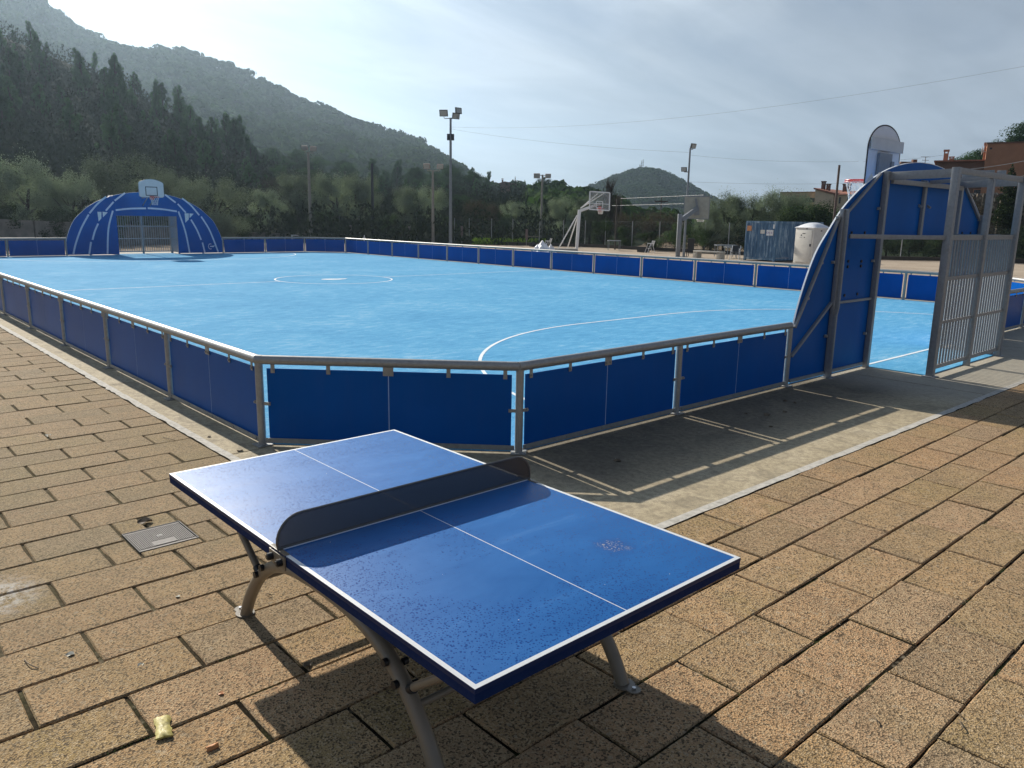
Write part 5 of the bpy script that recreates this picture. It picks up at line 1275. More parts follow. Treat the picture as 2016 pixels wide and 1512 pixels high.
# chain-link fence behind the yard
def chain():
    P_ = [(560, 80), (632, 77), (668, 75), (707, 73.5), (760, 72), (820, 70.5), (895, 69.5), (924, 69), (968, 68), (1010, 67.5), (1063, 67), (1110, 66.5), (1153, 66), (1193, 65), (1246, 63), (1300, 61.5), (1345, 60), (1390, 59), (1437, 58), (1500, 57), (1560, 56.5), (1620, 56), (1690, 56), (1780, 57), (1900, 59), (2040, 61)]
    r = empty('chain_link_fence', 'thin grey chain link fence running before the trees behind the yard', 'fence')
    pts = [np.array([*pos(a, d), 0]) for a, d in P_]
    for i, p in enumerate(pts):
        g = MB(); g.tube([p, p+(0, 0, 2.15)], .032, 6); g.build('post', MT['galvanised_frame'], r)
    for i in range(len(pts)-1):
        g = MB(); a, b_ = pts[i], pts[i+1]; g.add([a+(0, 0, .05), b_+(0, 0, .05), b_+(0, 0, 2.1), a+(0, 0, 2.1)], [(0, 1, 2, 3)]); g.tube([a+(0, 0, 2.11), b_+(0, 0, 2.11)], .012, 4, cap=False); g.build('wire_mesh', [MT['chain_mesh']], r)
    g = MB(); 
    for i in range(6, len(pts)-1): g.bar(pts[i]-np.array([AF[0], AF[1], 0])*.5+(0, 0, .12), pts[i+1]-np.array([AF[0], AF[1], 0])*.5+(0, 0, .12), .12, .24)
    o = g.build('timber_edging', MT['wood_dark']); tag(o, 'low dark timber edging along the foot of the chain link fence', 'edging')
    g = MB()
    Q = [(-100, 54), (60, 55), (140, 57), (250, 60), (440, 66), (560, 70), (700, 74), (830, 80)]; hs = [1.75, 1.6, 1.5, 1.35, .8, .65, .55, .4]
    W = [np.array([*pos(a, d), 0]) for a, d in Q]
    for i in range(len(W)-1):
        a, b_ = W[i], W[i+1]; d = (b_-a)/np.linalg.norm(b_-a); n = np.array([-d[1], d[0], 0])*.2
        g.add([a-n, b_-n, b_+n, a+n, a-n+(0, 0, hs[i]), b_-n+(0, 0, hs[i+1]), b_+n+(0, 0, hs[i+1]), a+n+(0, 0, hs[i])], [(0, 3, 2, 1), (4, 5, 6, 7), (0, 1, 5, 4), (1, 2, 6, 5), (2, 3, 7, 6), (3, 0, 4, 7)])
    o = g.build('retaining_wall', MT['wall_stone']); tag(o, 'low grey stone retaining wall at the foot of the wooded slope, left', 'wall')
chain()

# ------------------------------------------------------------------ vegetation
def quads_mesh(name, C, Sx, Sy, mat_, up_bias=0., dirs=None, nrm=None, tone=None):
    n = len(C)
    a = rng.normal(size=(n, 3)); a[:, 2] += up_bias
    if dirs is not None: a = dirs+rng.normal(size=(n, 3))*.45
    a /= np.linalg.norm(a, axis=1)[:, None]
    b_ = rng.normal(size=(n, 3)); b_ -= a*np.sum(a*b_, 1)[:, None]; b_ /= np.linalg.norm(b_, axis=1)[:, None]
    if nrm is not None:                   # faces look outwards from their clump
        N_ = nrm+rng.normal(size=(n, 3))*.24; N_ /= np.linalg.norm(N_, axis=1)[:, None]
        a -= N_*np.sum(a*N_, 1)[:, None]; a /= np.linalg.norm(a, axis=1)[:, None]; b_ = np.cross(N_, a)
    c = np.cross(a, b_)
    Sx = np.broadcast_to(Sx, n)[:, None]; Sy = np.broadcast_to(Sy, n)[:, None]
    v = np.stack([C-a*Sy, C+b_*Sx+c*Sx*.25, C+a*Sy, C-b_*Sx+c*Sx*.25], 1).reshape(-1, 3)
    me = bpy.data.meshes.new(name); me.vertices.add(4*n); me.vertices.foreach_set('co', v.ravel()); me.loops.add(4*n); me.loops.foreach_set('vertex_index', np.arange(4*n, dtype=np.int32))
    me.polygons.add(n); me.polygons.foreach_set('loop_start', np.arange(0, 4*n, 4, dtype=np.int32)); me.polygons.foreach_set('loop_total', np.full(n, 4, np.int32)); me.materials.append(mat_)
    at_ = me.attributes.new('tone', 'FLOAT', 'POINT'); tv = np.ones(n) if tone is None else tone; at_.data.foreach_set('value', np.repeat(tv, 4).astype(np.float32)); me.update(calc_edges=True); return me
LTONE = [None]
def lobes_points(lobes, n, shell=.55):
    L = np.array(lobes, float); w = (L[:, 3]*L[:, 4]*L[:, 5])**(2/3); w /= w.sum(); k = rng.choice(len(L), n, p=w)
    LTONE[0] = rng.uniform(.6, 1.4, len(L))[k]
    d = rng.normal(size=(n, 3)); d /= np.linalg.norm(d, axis=1)[:, None]; rr = 1-(1-shell)*rng.random(n)**1.6*1.0; rr *= rng.uniform(.85, 1.1, n)
    return L[k, :3]+d*rr[:, None]*L[k, 3:6], d
def trunk_mesh(name, h_, r_, nb=6, spread=1.5, mat_=None):
    g = MB(); g.tube([(0, 0, -.3), (.03, .02, h_*.4), (-.02, .05, h_)], [r_, r_*.75, r_*.3], 8)
    for i in range(nb):
        a = rng.uniform(0, 6.28); z0 = h_*rng.uniform(.3, .8); l_ = spread*rng.uniform(.6, 1.1); g.tube([(0, 0, z0), (l_*.5*math.cos(a), l_*.5*math.sin(a), z0+l_*.35), (l_*math.cos(a), l_*math.sin(a), z0+l_*.8)], [r_*.4, r_*.25, r_*.1], 5)
    me = bpy.data.meshes.new(name); me.from_pydata(g.v, [], g.f); me.materials.append(mat_ or MT['bark']); me.update(); return me
def LT(): return LTONE[0]
def dome(C, d0, zc, k=.9):
    o_ = (C-np.array([0, 0, zc]))*np.array([1, 1, .8]); o_ /= np.linalg.norm(o_, axis=1)[:, None]+1e-6; n_ = d0*.6+o_*k; return n_/(np.linalg.norm(n_, axis=1)[:, None]+1e-6)
KINDS = {}
def kind_mesh():
    # unit trees: height 1, width about .5..1 — each variant a crown mesh and a trunk mesh
    KINDS['pine'] = []
    for v in range(5):                      # narrow irregular aleppo pines, upward tufts
        lob = []
        nl = 40; lean = rng.normal(0, .04, 2)
        for i in range(nl):
            z = .24+.74*(i/nl)**.9; env = .235*(1-((z-.18)/.86)**1.5)*rng.uniform(.6, 1.15)+.02; a = rng.uniform(0, 6.28); rr = env*rng.uniform(.3, 1.)
            s_ = .050*(1.30-z*.75)*rng.uniform(.75, 1.4); lob.append((rr*math.cos(a)+lean[0]*z, rr*math.sin(a)+lean[1]*z, z, s_, s_, s_*rng.uniform(1.4, 2.2)))
        C, d0 = lobes_points(lob, 11000, .3); d = d0*.5+np.array([0, 0, .9])
        KINDS['pine'].append((quads_mesh('crown', C, .0048, .0130, MT['pine_leaf'], dirs=d, nrm=dome(C, d0, .45, .4), tone=LT()), trunk_mesh('trunk', .9, .02, 8, .12)))
    KINDS['broad'] = []
    for v in range(4):                      # rounded stone-pine and holm-oak like crowns
        lob = []
        for i in range(30):
            a = rng.uniform(0, 6.28); z = rng.uniform(.36, .86); env = .40*math.sqrt(max(0.05, 1-((z-.55)/.42)**2)); rr = env*rng.uniform(.1, .9); s_ = rng.uniform(.075, .14); lob.append((rr*math.cos(a), rr*math.sin(a), z, s_*1.15, s_*1.15, s_*.85))
        C, d0 = lobes_points(lob, 7500, .35); d = d0*.7+np.array([0, 0, .5])
        KINDS['broad'].append((quads_mesh('crown', C, .0065, .0125, MT['holm_leaf'], dirs=d, nrm=dome(C, d0, .5, .7), tone=LT()), trunk_mesh('trunk', .75, .028, 8, .25)))
    KINDS['olive'] = []
    for v in range(5):
        lob = []
        for i in range(34):
            a = rng.uniform(0, 6.28); z = rng.uniform(.16, .88); env = .50*math.sqrt(max(0.04, 1-((z-.48)/.52)**2)); rr = env*rng.uniform(.1, .92); s_ = rng.uniform(.08, .16); lob.append((rr*math.cos(a), rr*math.sin(a), z, s_, s_, s_))
        C, d = lobes_points(lob, 22000, .35); d0 = d
        # whippy shoots on the outside
        k = rng.choice(len(C), 1500); o_ = C[k]-np.array([0, 0, .5]); o_ /= np.linalg.norm(o_, axis=1)[:, None]; C2 = C[k]+(o_*.5+np.array([0, 0, .8]))*rng.uniform(0, .12, (1500, 1)); LTONE[0] = np.concatenate([LTONE[0], np.full(1500, 1.3)]); C = np.concatenate([C, C2]); d0 = np.concatenate([d0, rng.normal(size=(1500, 3))]); d = np.concatenate([d*.6+np.array([0, 0, .45]), np.tile([0, 0, 1.], (1500, 1))])
        KINDS['olive'].append((quads_mesh('crown', C, .0038, .0112, MT['olive_leaf'], dirs=d, nrm=dome(C, d0, .42), tone=LT()), trunk_mesh('trunk', .6, .035, 8, .3)))
    KINDS['bush'] = []
    for v in range(3):
        lob = []
        for i in range(22):
            a = rng.uniform(0, 6.28); z = rng.uniform(.12, .78); rr = .62*math.sqrt(max(.05, 1-(z/.95)**2))*rng.uniform(.1, .95); s_ = rng.uniform(.11, .2); lob.append((rr*math.cos(a), rr*math.sin(a), z, s_, s_, s_))
        C, d = lobes_points(lob, 7000, .3); KINDS['bush'].append((quads_mesh('crown', C, .008, .018, MT['bush_leaf'], dirs=d*.6+np.array([0, 0, .4]), nrm=dome(C, d, .3), tone=LT()), trunk_mesh('trunk', .5, .02, 8, .35)))
    KINDS['bare'] = []
    for v in range(2):                      # leafless poplar-like crowns of fine twigs
        g = MB(); n = 260
        for i in range(n):
            a = rng.uniform(0, 6.28); z0 = rng.uniform(.15, .8); l_ = rng.uniform(.08, .22)*(1.1-z0*.6); w_ = rng.uniform(.3, .8); x0, y0 = rng.normal(0, .05, 2)*(1.2-z0)
            g.tube([(x0*.3, y0*.3, z0-.06), (x0+l_*.35*math.cos(a), y0+l_*.35*math.sin(a), z0+l_*.5), (x0+l_*w_*math.cos(a), y0+l_*w_*math.sin(a), z0+l_*1.3)], [.004, .0028, .0012], 3, cap=False)
        me = bpy.data.meshes.new('crown'); me.from_pydata(g.v, [], g.f); me.materials.append(MT['twig_brown']); me.update()
        KINDS['bare'].append((me, trunk_mesh('trunk', .85, .014, 6, .1)))
    KINDS['scrub'] = []
    for v in range(2):                      # brownish leafless shrubs
        lob = []
        for i in range(20):
            a = rng.uniform(0, 6.28); z = rng.uniform(.15, .8); rr = .5*math.sqrt(max(.05, 1-(z/.95)**2))*rng.uniform(.1, .95); s_ = rng.uniform(.1, .2); lob.append((rr*math.cos(a), rr*math.sin(a), z, s_, s_, s_))
        C, d = lobes_points(lob, 5500, .1); KINDS['scrub'].append((quads_mesh('crown', C, .0028, .028, MT['twig_brown'], dirs=d*.7+np.array([0, 0, .6])), trunk_mesh('trunk', .5, .02, 10, .35)))
    KINDS['cypress'] = []
    lob = []
    for i in range(50):
        z = .04+.94*i/50; e = .07*math.sin(min(1, (1-z)*1.6)*math.pi/2)+.004; a = rng.uniform(0, 6.28); lob.append((e*.5*math.cos(a), e*.5*math.sin(a), z, e, e, .04))
    C, d = lobes_points(lob, 6000, .5); KINDS['cypress'].append((quads_mesh('crown', C, .005, .013, MT['cypress_leaf'], dirs=d*.4+np.array([0, 0, 1])), trunk_mesh('trunk', .3, .015, 0)))
kind_mesh()
NAMES = {'pine': ('pine_tree', 'pine tree'), 'broad': ('oak_tree', 'tree'), 'olive': ('olive_tree', 'olive tree'), 'bush': ('bush', 'bush'), 'bare': ('bare_tree', 'bare tree'), 'scrub': ('bare_shrub', 'shrub'), 'cypress': ('cypress_tree', 'cypress')}
def tree(kind, px, top_py, D, width=1., label='', group=None, base=None, var=None):
    x, y = pos(px, D); zb_ = float(terrain(np.array([x]), np.array([y]))[0]) if base is None else base
    h_ = zat(px, top_py, D)-zb_
    if h_ < .8: return None
    cr, tk = KINDS[kind][rng.integers(len(KINDS[kind])) if var is None else var]
    nm, cat = NAMES[kind]
    r = empty(nm, label, cat, (x, y, zb_), rng.uniform(0, 6.28), group)
    for me, n in ((cr, 'crown'), (tk, 'trunk')):
        o = bpy.data.objects.new(n, me); COL.objects.link(o); o.parent = r; o.scale = (h_*width, h_*width, h_)
    return r
ORD = ['first', 'second', 'third', 'fourth', 'fifth', 'sixth', 'seventh', 'eighth', 'ninth', 'tenth', 'eleventh', 'twelfth', 'thirteenth', 'fourteenth', 'fifteenth', 'sixteenth', 'seventeenth', 'eighteenth', 'nineteenth', 'twentieth']
# pines on the left slope: rows from the back to the front
sky_l = lambda px: np.interp(px, [-60, 0, 60, 110, 160, 180, 250, 300, 345, 400, 430, 480, 520, 560, 600, 660, 740, 800, 840, 900, 960, 1000], [20, 35, 55, 75, 118, 125, 118, 172, 175, 205, 232, 228, 290, 285, 282, 305, 310, 318, 325, 318, 335, 352])
GP = 'pines crowding the left hillside'
for D, n, off, rw in ((150, 20, 0, 'highest back'), (132, 19, 30, 'second highest'), (115, 17, 66, 'third highest'), (99, 14, 105, 'lowest front')):
    for i in range(n):
        px = -50+(580+40)*(i+.5)/n+rng.normal(0, 9); tp = sky_l(px)+off*(1-.00055*px)+rng.normal(0, 11)
        tree('pine', px, tp, D+rng.normal(0, 4), rng.uniform(.95, 1.7), 'tall pine in the %s row of the left slope, %s from the left' % (rw, ORD[i]), GP)
# hand placed skyline tips
for k_, (px, tp) in enumerate(((30, 38), (105, 68), (183, 98), (250, 110), (278, 172), (325, 158), (368, 192), (425, 230), (455, 222), (480, 228))):
    tree('pine', px, tp, 128+rng.normal(0, 4), rng.uniform(.95, 1.15), 'narrow pine whose pointed tip breaks the left skyline, %s tip from the left' % ORD[k_], 'pointed skyline pines on the left slope')
GM = 'rounded trees in the middle distance'
for D, n, off, x0, x1, rw in ((165, 17, 0, 500, 1130, 'rearmost'), (140, 15, 16, 500, 1110, 'second'), (118, 13, 34, 480, 1100, 'third'), (98, 11, 52, 500, 1080, 'nearest')):
    for i in range(n):
        px = x0+(x1-x0)*(i+.5)/n+rng.normal(0, 8)
        sk = np.interp(px, [480, 520, 560, 600, 660, 740, 800, 840, 870, 900, 960, 990, 1030, 1060, 1085, 1110, 1130, 1160], [270, 286, 284, 284, 305, 310, 316, 330, 324, 320, 335, 352, 364, 349, 350, 362, 372, 380])
        if 975 < px < 1045 and D > 130: continue
        tp = sk+off+abs(rng.normal(0, 6)); tree('broad' if rng.random() < .62 else 'pine', px, tp, D+rng.normal(0, 3), rng.uniform(1.0, 1.5), 'evergreen in the %s row of the central tree belt, %s from the left' % (rw, ORD[i]), GM)
for px, tp, w, lb in ((1068, 343, 1.0, 'behind the two headed pale lamp post'), (885, 318, 1.2, 'just behind the tallest lamp post'), (930, 330, 1.2, 'right of the tallest lamp post'), (1110, 362, 1.1, 'left of the white hoop'), (820, 322, 1.1, 'at the foot of the mountain end')):
    tree('broad', px, tp, 150, w, 'dark evergreen on the skyline '+lb, 'skyline evergreens of the middle distance')
# olives and bushes close behind the pitch: px, top, D, width, label
OL = [(250, 302, 66, 1.15, 'broad silvery olive tree standing behind the far goal'), (425, 342, 64, 1.15, 'round silvery olive just right of the far goal'), (50, 300, 63, 1.1, 'dark olive tree behind the wall at the left edge'), (140, 330, 60, .9, 'olive tree left of the far goal above the retaining wall'),
      (345, 335, 70, 1., 'olive tree in the gap between the two round olives'), (530, 368, 70, .95, 'olive between the round olive and the pale lamp post'), (590, 330, 78, 1.1, 'tall olive crown behind the pale concrete lamp post'), (660, 338, 76, 1.0, 'large dark green olive right of the pale lamp post'),
      (705, 336, 79, .9, 'olive crown beside the bare dark pole'), (800, 362, 74, 1.05, 'rounded olive left of the tallest lamp post'), (850, 365, 76, .9, 'olive crown behind the concrete lamp post'), (1010, 395, 76, .95, 'leafy olive left of the pale two headed lamp post'), (1110, 385, 72, .9, 'olive tree left of the white hoop'), (1160, 378, 70, .95, 'olive tree behind the clear backboard'), (1055, 400, 78, .9, 'olive behind the pale two headed lamp post'),
      (1430, 372, 62, 1.05, 'olive tree behind the grey backboard at right'), (1475, 372, 63, 1., 'olive tree above the left end of the container'), (1515, 372, 64, .95, 'olive tree above the middle of the container'), (1555, 368, 66, 1., 'olive tree above the right end of the container'), (1400, 400, 60, .9, 'lower olive right of the cone hill foot'),
      (-30, 330, 60, 1.1, 'olive tree cut by the left edge of the photo')]
for a in OL: tree('olive', a[0], a[1], a[2], a[3]*rng.uniform(.95, 1.05), a[4], 'olive trees behind the pitch')
BU = [(100, 395, 57, 1.2, 'dark bush against the retaining wall at left'), (10, 385, 56, 1.2, 'dark bush at the left edge above the wall'), (190, 390, 58, 1.2, 'bush hidden low behind the left of the far goal'), (480, 420, 67, 1.2, 'low bush right of the round olive'), (560, 400, 71, 1.1, 'bush left of the pale lamp post foot'), (640, 405, 72, 1.2, 'bush right of the pale lamp post foot'), (700, 430, 71, 1., 'light green bush by the pinkish panel'), (745, 425, 73, 1., 'yellowish bush by the bare dark pole'), (880, 420, 72, 1.2, 'dark bush behind the tallest lamp post'), (830, 415, 71, 1.1, 'dark bush left of the concrete lamp post'), (770, 415, 71, 1.1, 'dark bush behind the small pale panel'), (985, 410, 73, 1.1, 'bush behind the grass patch'),
      (1190, 425, 66, 1.3, 'dark bush below the clear backboard'), (1280, 452, 61, 1.3, 'rounded green bush behind the lone chair'), (1230, 440, 64, 1.2, 'bush behind the small grey table'), (1340, 430, 60, 1.2, 'bush behind the grey stand post'), (1390, 440, 59, 1.2, 'bush behind the concrete bench'), (1460, 440, 59, 1.3, 'dark bush left behind the container'), (1520, 430, 60, 1.4, 'dark bush behind the container'), (1600, 388, 62, 1.3, 'wide dark bush behind the portable toilet'), (1650, 400, 62, 1.3, 'wide dark bush at the foot of the beige house'),
      (1700, 420, 61, 1.3, 'dark hedge bush hidden by the near goal wing'), (1752, 425, 61, 1.3, 'hedge bush seen through the near goal mouth, left'), (1800, 425, 61, 1.3, 'hedge bush seen through the near goal mouth, middle'), (1850, 425, 61, 1.3, 'hedge bush seen behind the near goal box post'), (1900, 440, 62, 1.3, 'hedge bush behind the near goal grille'), (1945, 455, 62, 1.3, 'greenish bush below the cypress at right'), (1995, 458, 62, 1.3, 'bush at the right edge of the photo'), (2040, 430, 62, 1.3, 'bush just past the right edge'), (1578, 380, 66, 1.2, 'bush between container and beige house')]
for a in BU: tree('bush', a[0], a[1], a[2], a[3], a[4], 'bushes behind the pitch and yard')
SC = [(940, 382, 74, 1.0, 'brown leafless shrub right of the tallest lamp post'), (968, 390, 73, .9, 'brown leafless shrub before the grass patch'), (1240, 408, 66, 1.3, 'large brown leafless shrub below the cone hill'), (1290, 405, 66, 1.3, 'brown twiggy shrub below the utility pole'), (1330, 420, 64, 1.1, 'brown twiggy shrub behind the slim dark post'), (1180, 400, 70, 1., 'brown shrub behind the white hoop'), (545, 340, 90, 1.1, 'leafless brown tree on the slope left of the pale lamp post'), (600, 350, 86, 1., 'brown branchy tree behind the pale concrete lamp post'), (1890, 375, 64, 1., 'bare brown shrub before the rubble wall')]
for a in SC: tree('scrub', a[0], a[1], a[2], a[3], a[4], 'leafless brown shrubs')
tree('bare', 1197, 342, 78, 1.15, 'bare poplar with fine twigs before the cone hill', None)
tree('bare', 1215, 372, 80, 1.1, 'smaller bare tree right of the bare poplar', None)
tree('bare', 1875, 385, 60, 2., 'bare crooked tree before the rubble wall', None)
tree('cypress', 1013, 346, 190, .55, 'thin dark cypress on the low skyline by the small red roof', None)
tree('cypress', 1978, 322, 66, 1.5, 'dark cypress before the orange building', None, var=0)
for px, tp, D, w, lb in ((2005, 228, 125, 1.5, 'big pine above the orange building at the right edge'), (2045, 215, 128, 1.4, 'pine cut by the right edge above the orange building'), (1968, 262, 130, 1.3, 'dark pine behind the orange building tower'), (1985, 250, 122, 1.3, 'dark pine between the tower and the big pine'), (1935, 280, 118, 1.3, 'round tree behind the roof left of the orange tower'), (1912, 283, 115, 1.3, 'tree crown showing above the brown roofline'), (1890, 298, 116, 1.2, 'small round tree above the brown roofline'), (1862, 298, 117, 1., 'tree crown behind the left chimneys of the brown building'), (1950, 268, 124, 1.4, 'tree top directly left of the orange tower')):
    tree('broad', px, tp, D, w, lb, 'trees above the houses at right')
grit()
# grass patch
def grass():
    n = 9000; A_ = np.stack([rng.uniform(930, 1075, n), rng.uniform(67.0, 76, n)], 1); C = np.array([[*pos(a, d), 0] for a, d in A_]); C[:, 2] = rng.random(n)**1.5*.5*np.clip(1-(A_[:, 1]-67)/30, .3, 1)
    me = quads_mesh('grass', C, .035, .12, MT['grass_leaf'], dirs=np.tile([0, 0, 1.], (n, 1))); o = bpy.data.objects.new('grass', me); COL.objects.link(o); tag(o, 'bright green weeds and grass between the yard and the trees', 'grass', kind='stuff')
    # undergrowth filling the foot of the slopes
    n = 60000; px = rng.uniform(-80, 1150, n); D = rng.uniform(66, 150, n); h = rng.random(n)
    C = np.zeros((n, 3))
    for i in range(n): C[i, :2] = pos(px[i], D[i])
    C[:, 2] = terrain(C[:, 0], C[:, 1])+h**1.2*(1.2+1.6*(np.sin(px*.06+D*.2)*.5+.5))
    me = quads_mesh('undergrowth', C, .10, .22, MT['undergrowth_leaf'], dirs=np.tile([0, 0, .7], (n, 1))); o = bpy.data.objects.new('undergrowth', me); COL.objects.link(o); tag(o, 'dark undergrowth covering the wooded slope between the trees', 'undergrowth', kind='stuff')
grass()
# far forest on the mountain and on the cone hill: canopy tufts
def forest():
    def cover(n, a0, a1, d0, d1, s0, s1, q, name, label, low=False):
        az = np.radians(rng.uniform(a0, a1, n)); D = rng.uniform(d0, d1, n)
        fx, fy = AF[0]/math.hypot(AF[0], AF[1]), AF[1]/math.hypot(AF[0], AF[1]); rx, ry = fy, -fx
        X = CAM[0]+D*(np.cos(az)*fx+np.sin(az)*rx); Y = CAM[1]+D*(np.cos(az)*fy+np.sin(az)*ry); Z = terrain(X, Y)
        nz = np.sin(X*.03+np.sin(Y*.021)*2)*np.cos(Y*.027)*3*np.clip((D-170)/300, 0, 1); Z = Z+np.where(Z > 8, nz, 0)
        gapn = np.sin(X*.043+1.3*np.sin(Y*.03))*np.sin(Y*.051+1.1*np.sin(X*.037))
        keep = (Z > (-9 if low else 5 if a0 < -10 else 1.0)) & ((gapn < .62) | (rng.random(n) < .35)); X, Y, Z, D = X[keep], Y[keep], Z[keep], D[keep]; n = len(X)
        s_ = rng.uniform(s0, s1, n)
        pts = []; sz = []; dr = []
        d = rng.normal(size=(n, q, 3)); d /= np.linalg.norm(d, axis=2)[:, :, None]; d[:, :, 2] = np.abs(d[:, :, 2])*.9-.1
        C = np.stack([X, Y, Z+s_*rng.uniform(.35, 1.0, n)], 1)[:, None, :]+d*s_[:, None, None]*np.array([1, 1, .8])*rng.uniform(.7, 1.05, (n, q, 1))
        C = C.reshape(-1, 3); dd = d.reshape(-1, 3)*.5+np.array([0, 0, .4]); S_ = np.repeat(s_, q)
        # tangent-ish facets on the crown surface
        me = quads_mesh(name, C, S_*.24, S_*.32, MT['forest_leaf'], dirs=dd, nrm=d.reshape(-1, 3), tone=np.repeat(rng.uniform(.6, 1.4, n), q)); o = bpy.data.objects.new(name, me); COL.objects.link(o); tag(o, label, 'forest', kind='stuff')
    cover(9000, -40, 2, 240, 660, 1.8, 4.8, 32, 'mountain_forest', 'dense pine forest covering the long mountain ridge')
    cover(2600, 1, 37, 92, 470, 1.5, 2.6, 24, 'valley_wood', 'low dark scrub wood filling the valley before the cone shaped hill', True)
    cover(5200, 0, 19, 460, 735, 1.7, 2.9, 20, 'hill_forest', 'forest covering the distant cone shaped hill')
forest()
def masts():
    for px, tp, rr in ((1257.5, 316, .5), (1260.5, 313.5, .5), (1254.5, 323, .4)):
        D = 700; rr *= .5; x, y = pos(px, D); z0 = zat(px, 334, D)-3; z1 = zat(px, tp, D); g = MB()
        g.tube([(0, 0, 0), (0, 0, z1-z0)], rr, 5); 
        for k in (.55, .75): g.tube([(0, 0, (z1-z0)*k), (0, 0, (z1-z0)*k+.8)], .5, 6)
        o = g.build('radio_mast', MT['pole_grey']); o.location = (x, y, z0)
        tag(o, {1257.5: 'middle radio mast on top of the cone hill', 1260.5: 'tallest radio mast, right one on top of the cone hill', 1254.5: 'shortest radio mast, left one on top of the cone hill'}[px], 'mast', 'radio masts on the cone hill')
masts()

# ------------------------------------------------------------------ houses
def house_frame(px0, D0, px1, D1):
    a = np.array([*pos(px0, D0), 0]); b_ = np.array([*pos(px1, D1), 0]); d = b_-a; L = np.linalg.norm(d); return a, math.atan2(d[1], d[0]), L
def window(r, x0, x1, z0, z1, y=-.01, mat_='window_dark', frame='wall_beige'):
    g = MB(); g.box((x0, y-.03, z0), (x1, y, z1)); f = g.build('window', MT[frame], r)
    g = MB(); g.box((x0+.08, y-.035, z0+.08), (x1-.08, y-.0305, z1-.08)); g.build('pane', MT[mat_], f)
def chimney(r, x, y, z0, h_, mat_):
    g = MB(); g.box((x-.20, y-.20, z0), (x+.20, y+.20, z0+h_*.72))
    for a in (-.15, .15):
        for b_ in (-.15, .15): g.box((x+a-.05, y+b_-.05, z0+h_*.72), (x+a+.05, y+b_+.05, z0+h_*.86))
    g.box((x-.25, y-.25, z0+h_*.86), (x+.25, y+.25, z0+h_)); g.build('chimney', MT[mat_], r)
def beige_house():
    D = 108; a, rz, L = house_frame(1599, D, 1636, D-1)
    z = lambda py, px=1610: zat(px, py, D)
    r = empty('beige_house', 'beige house with red tiled roof behind the bushes at right', 'house', (a[0], a[1], 0), rz)
    zt, z2 = z(373), z(382)
    g = MB(); g.prism([(0, 0), (L, 0), (L, z2-.1), (0, zt)], (0, 0, 0), (1, 0, 0), (0, 0, 1), (0, 8, 0)); g.build('wall', MT['wall_beige'], r)
    g = MB(); g.prism([(-.15, zt+.02), (L+.2, z2-.06), (L+.2, z2+.12), (-.15, zt+.2)], (0, -.2, 0), (1, 0, 0), (0, 0, 1), (0, 8.4, 0)); g.build('roof', MT['roof_tile'], r)
    # right wing turned away, with eaves
    L2 = 5.2
    g = MB(); g.box((L+.01, .3, 0), (L+L2, 8, z(384))); g.build('wing_wall', MT['wall_beige'], r)
    g = MB(); g.add([(L-.1, 0, z(383)), (L+L2+.4, 0, z(383)), (L+L2-1.2, 4, z(374)), (L-.1, 4, z(374)), (L-.1, 8, z(383)), (L+L2+.4, 8, z(383))], [(0, 1, 2, 3), (3, 2, 5, 4), (1, 5, 2), (0, 3, 4), (0, 4, 5, 1)]); g.build('wing_roof', MT['roof_tile'], r)
    # left lower part
    g = MB(); g.box((-5.2, 1.0, 0), (-.01, 8, z(377.5))); g.build('left_wing', MT['wall_beige_dark'], r)
    g = MB(); g.box((-5.3, .9, z(377.5)), (.0, 8.1, z(376.5))); g.build('left_roof', MT['roof_tile'], r)
    g = MB(); g.box((-1.7, .97, z(398)), (-.2, .995, z(389))); g.build('arched_opening', MT['window_dark'], r)
    for x, zz, h_ in ((.45, 372, 1.1), (1.1, 374, .9)): chimney(r, x, 1.2, z(zz)-.1, h_, 'wall_brown')
    for x, zz in ((2.25, 378), (2.75, 378)): chimney(r, x, 3.4, z(zz)-.1, 1.2, 'wall_brown')
    window(r, .65, .9, z(397.5), z(393.5)); window(r, 1.9, 2.1, z(401), z(391.5)); window(r, L+.5, L+.9, z(402), z(387), .27); window(r, L+1.5, L+1.8, z(402), z(387), .27); window(r, L+2.6, L+3.2, z(402), z(387), .27)
beige_house()
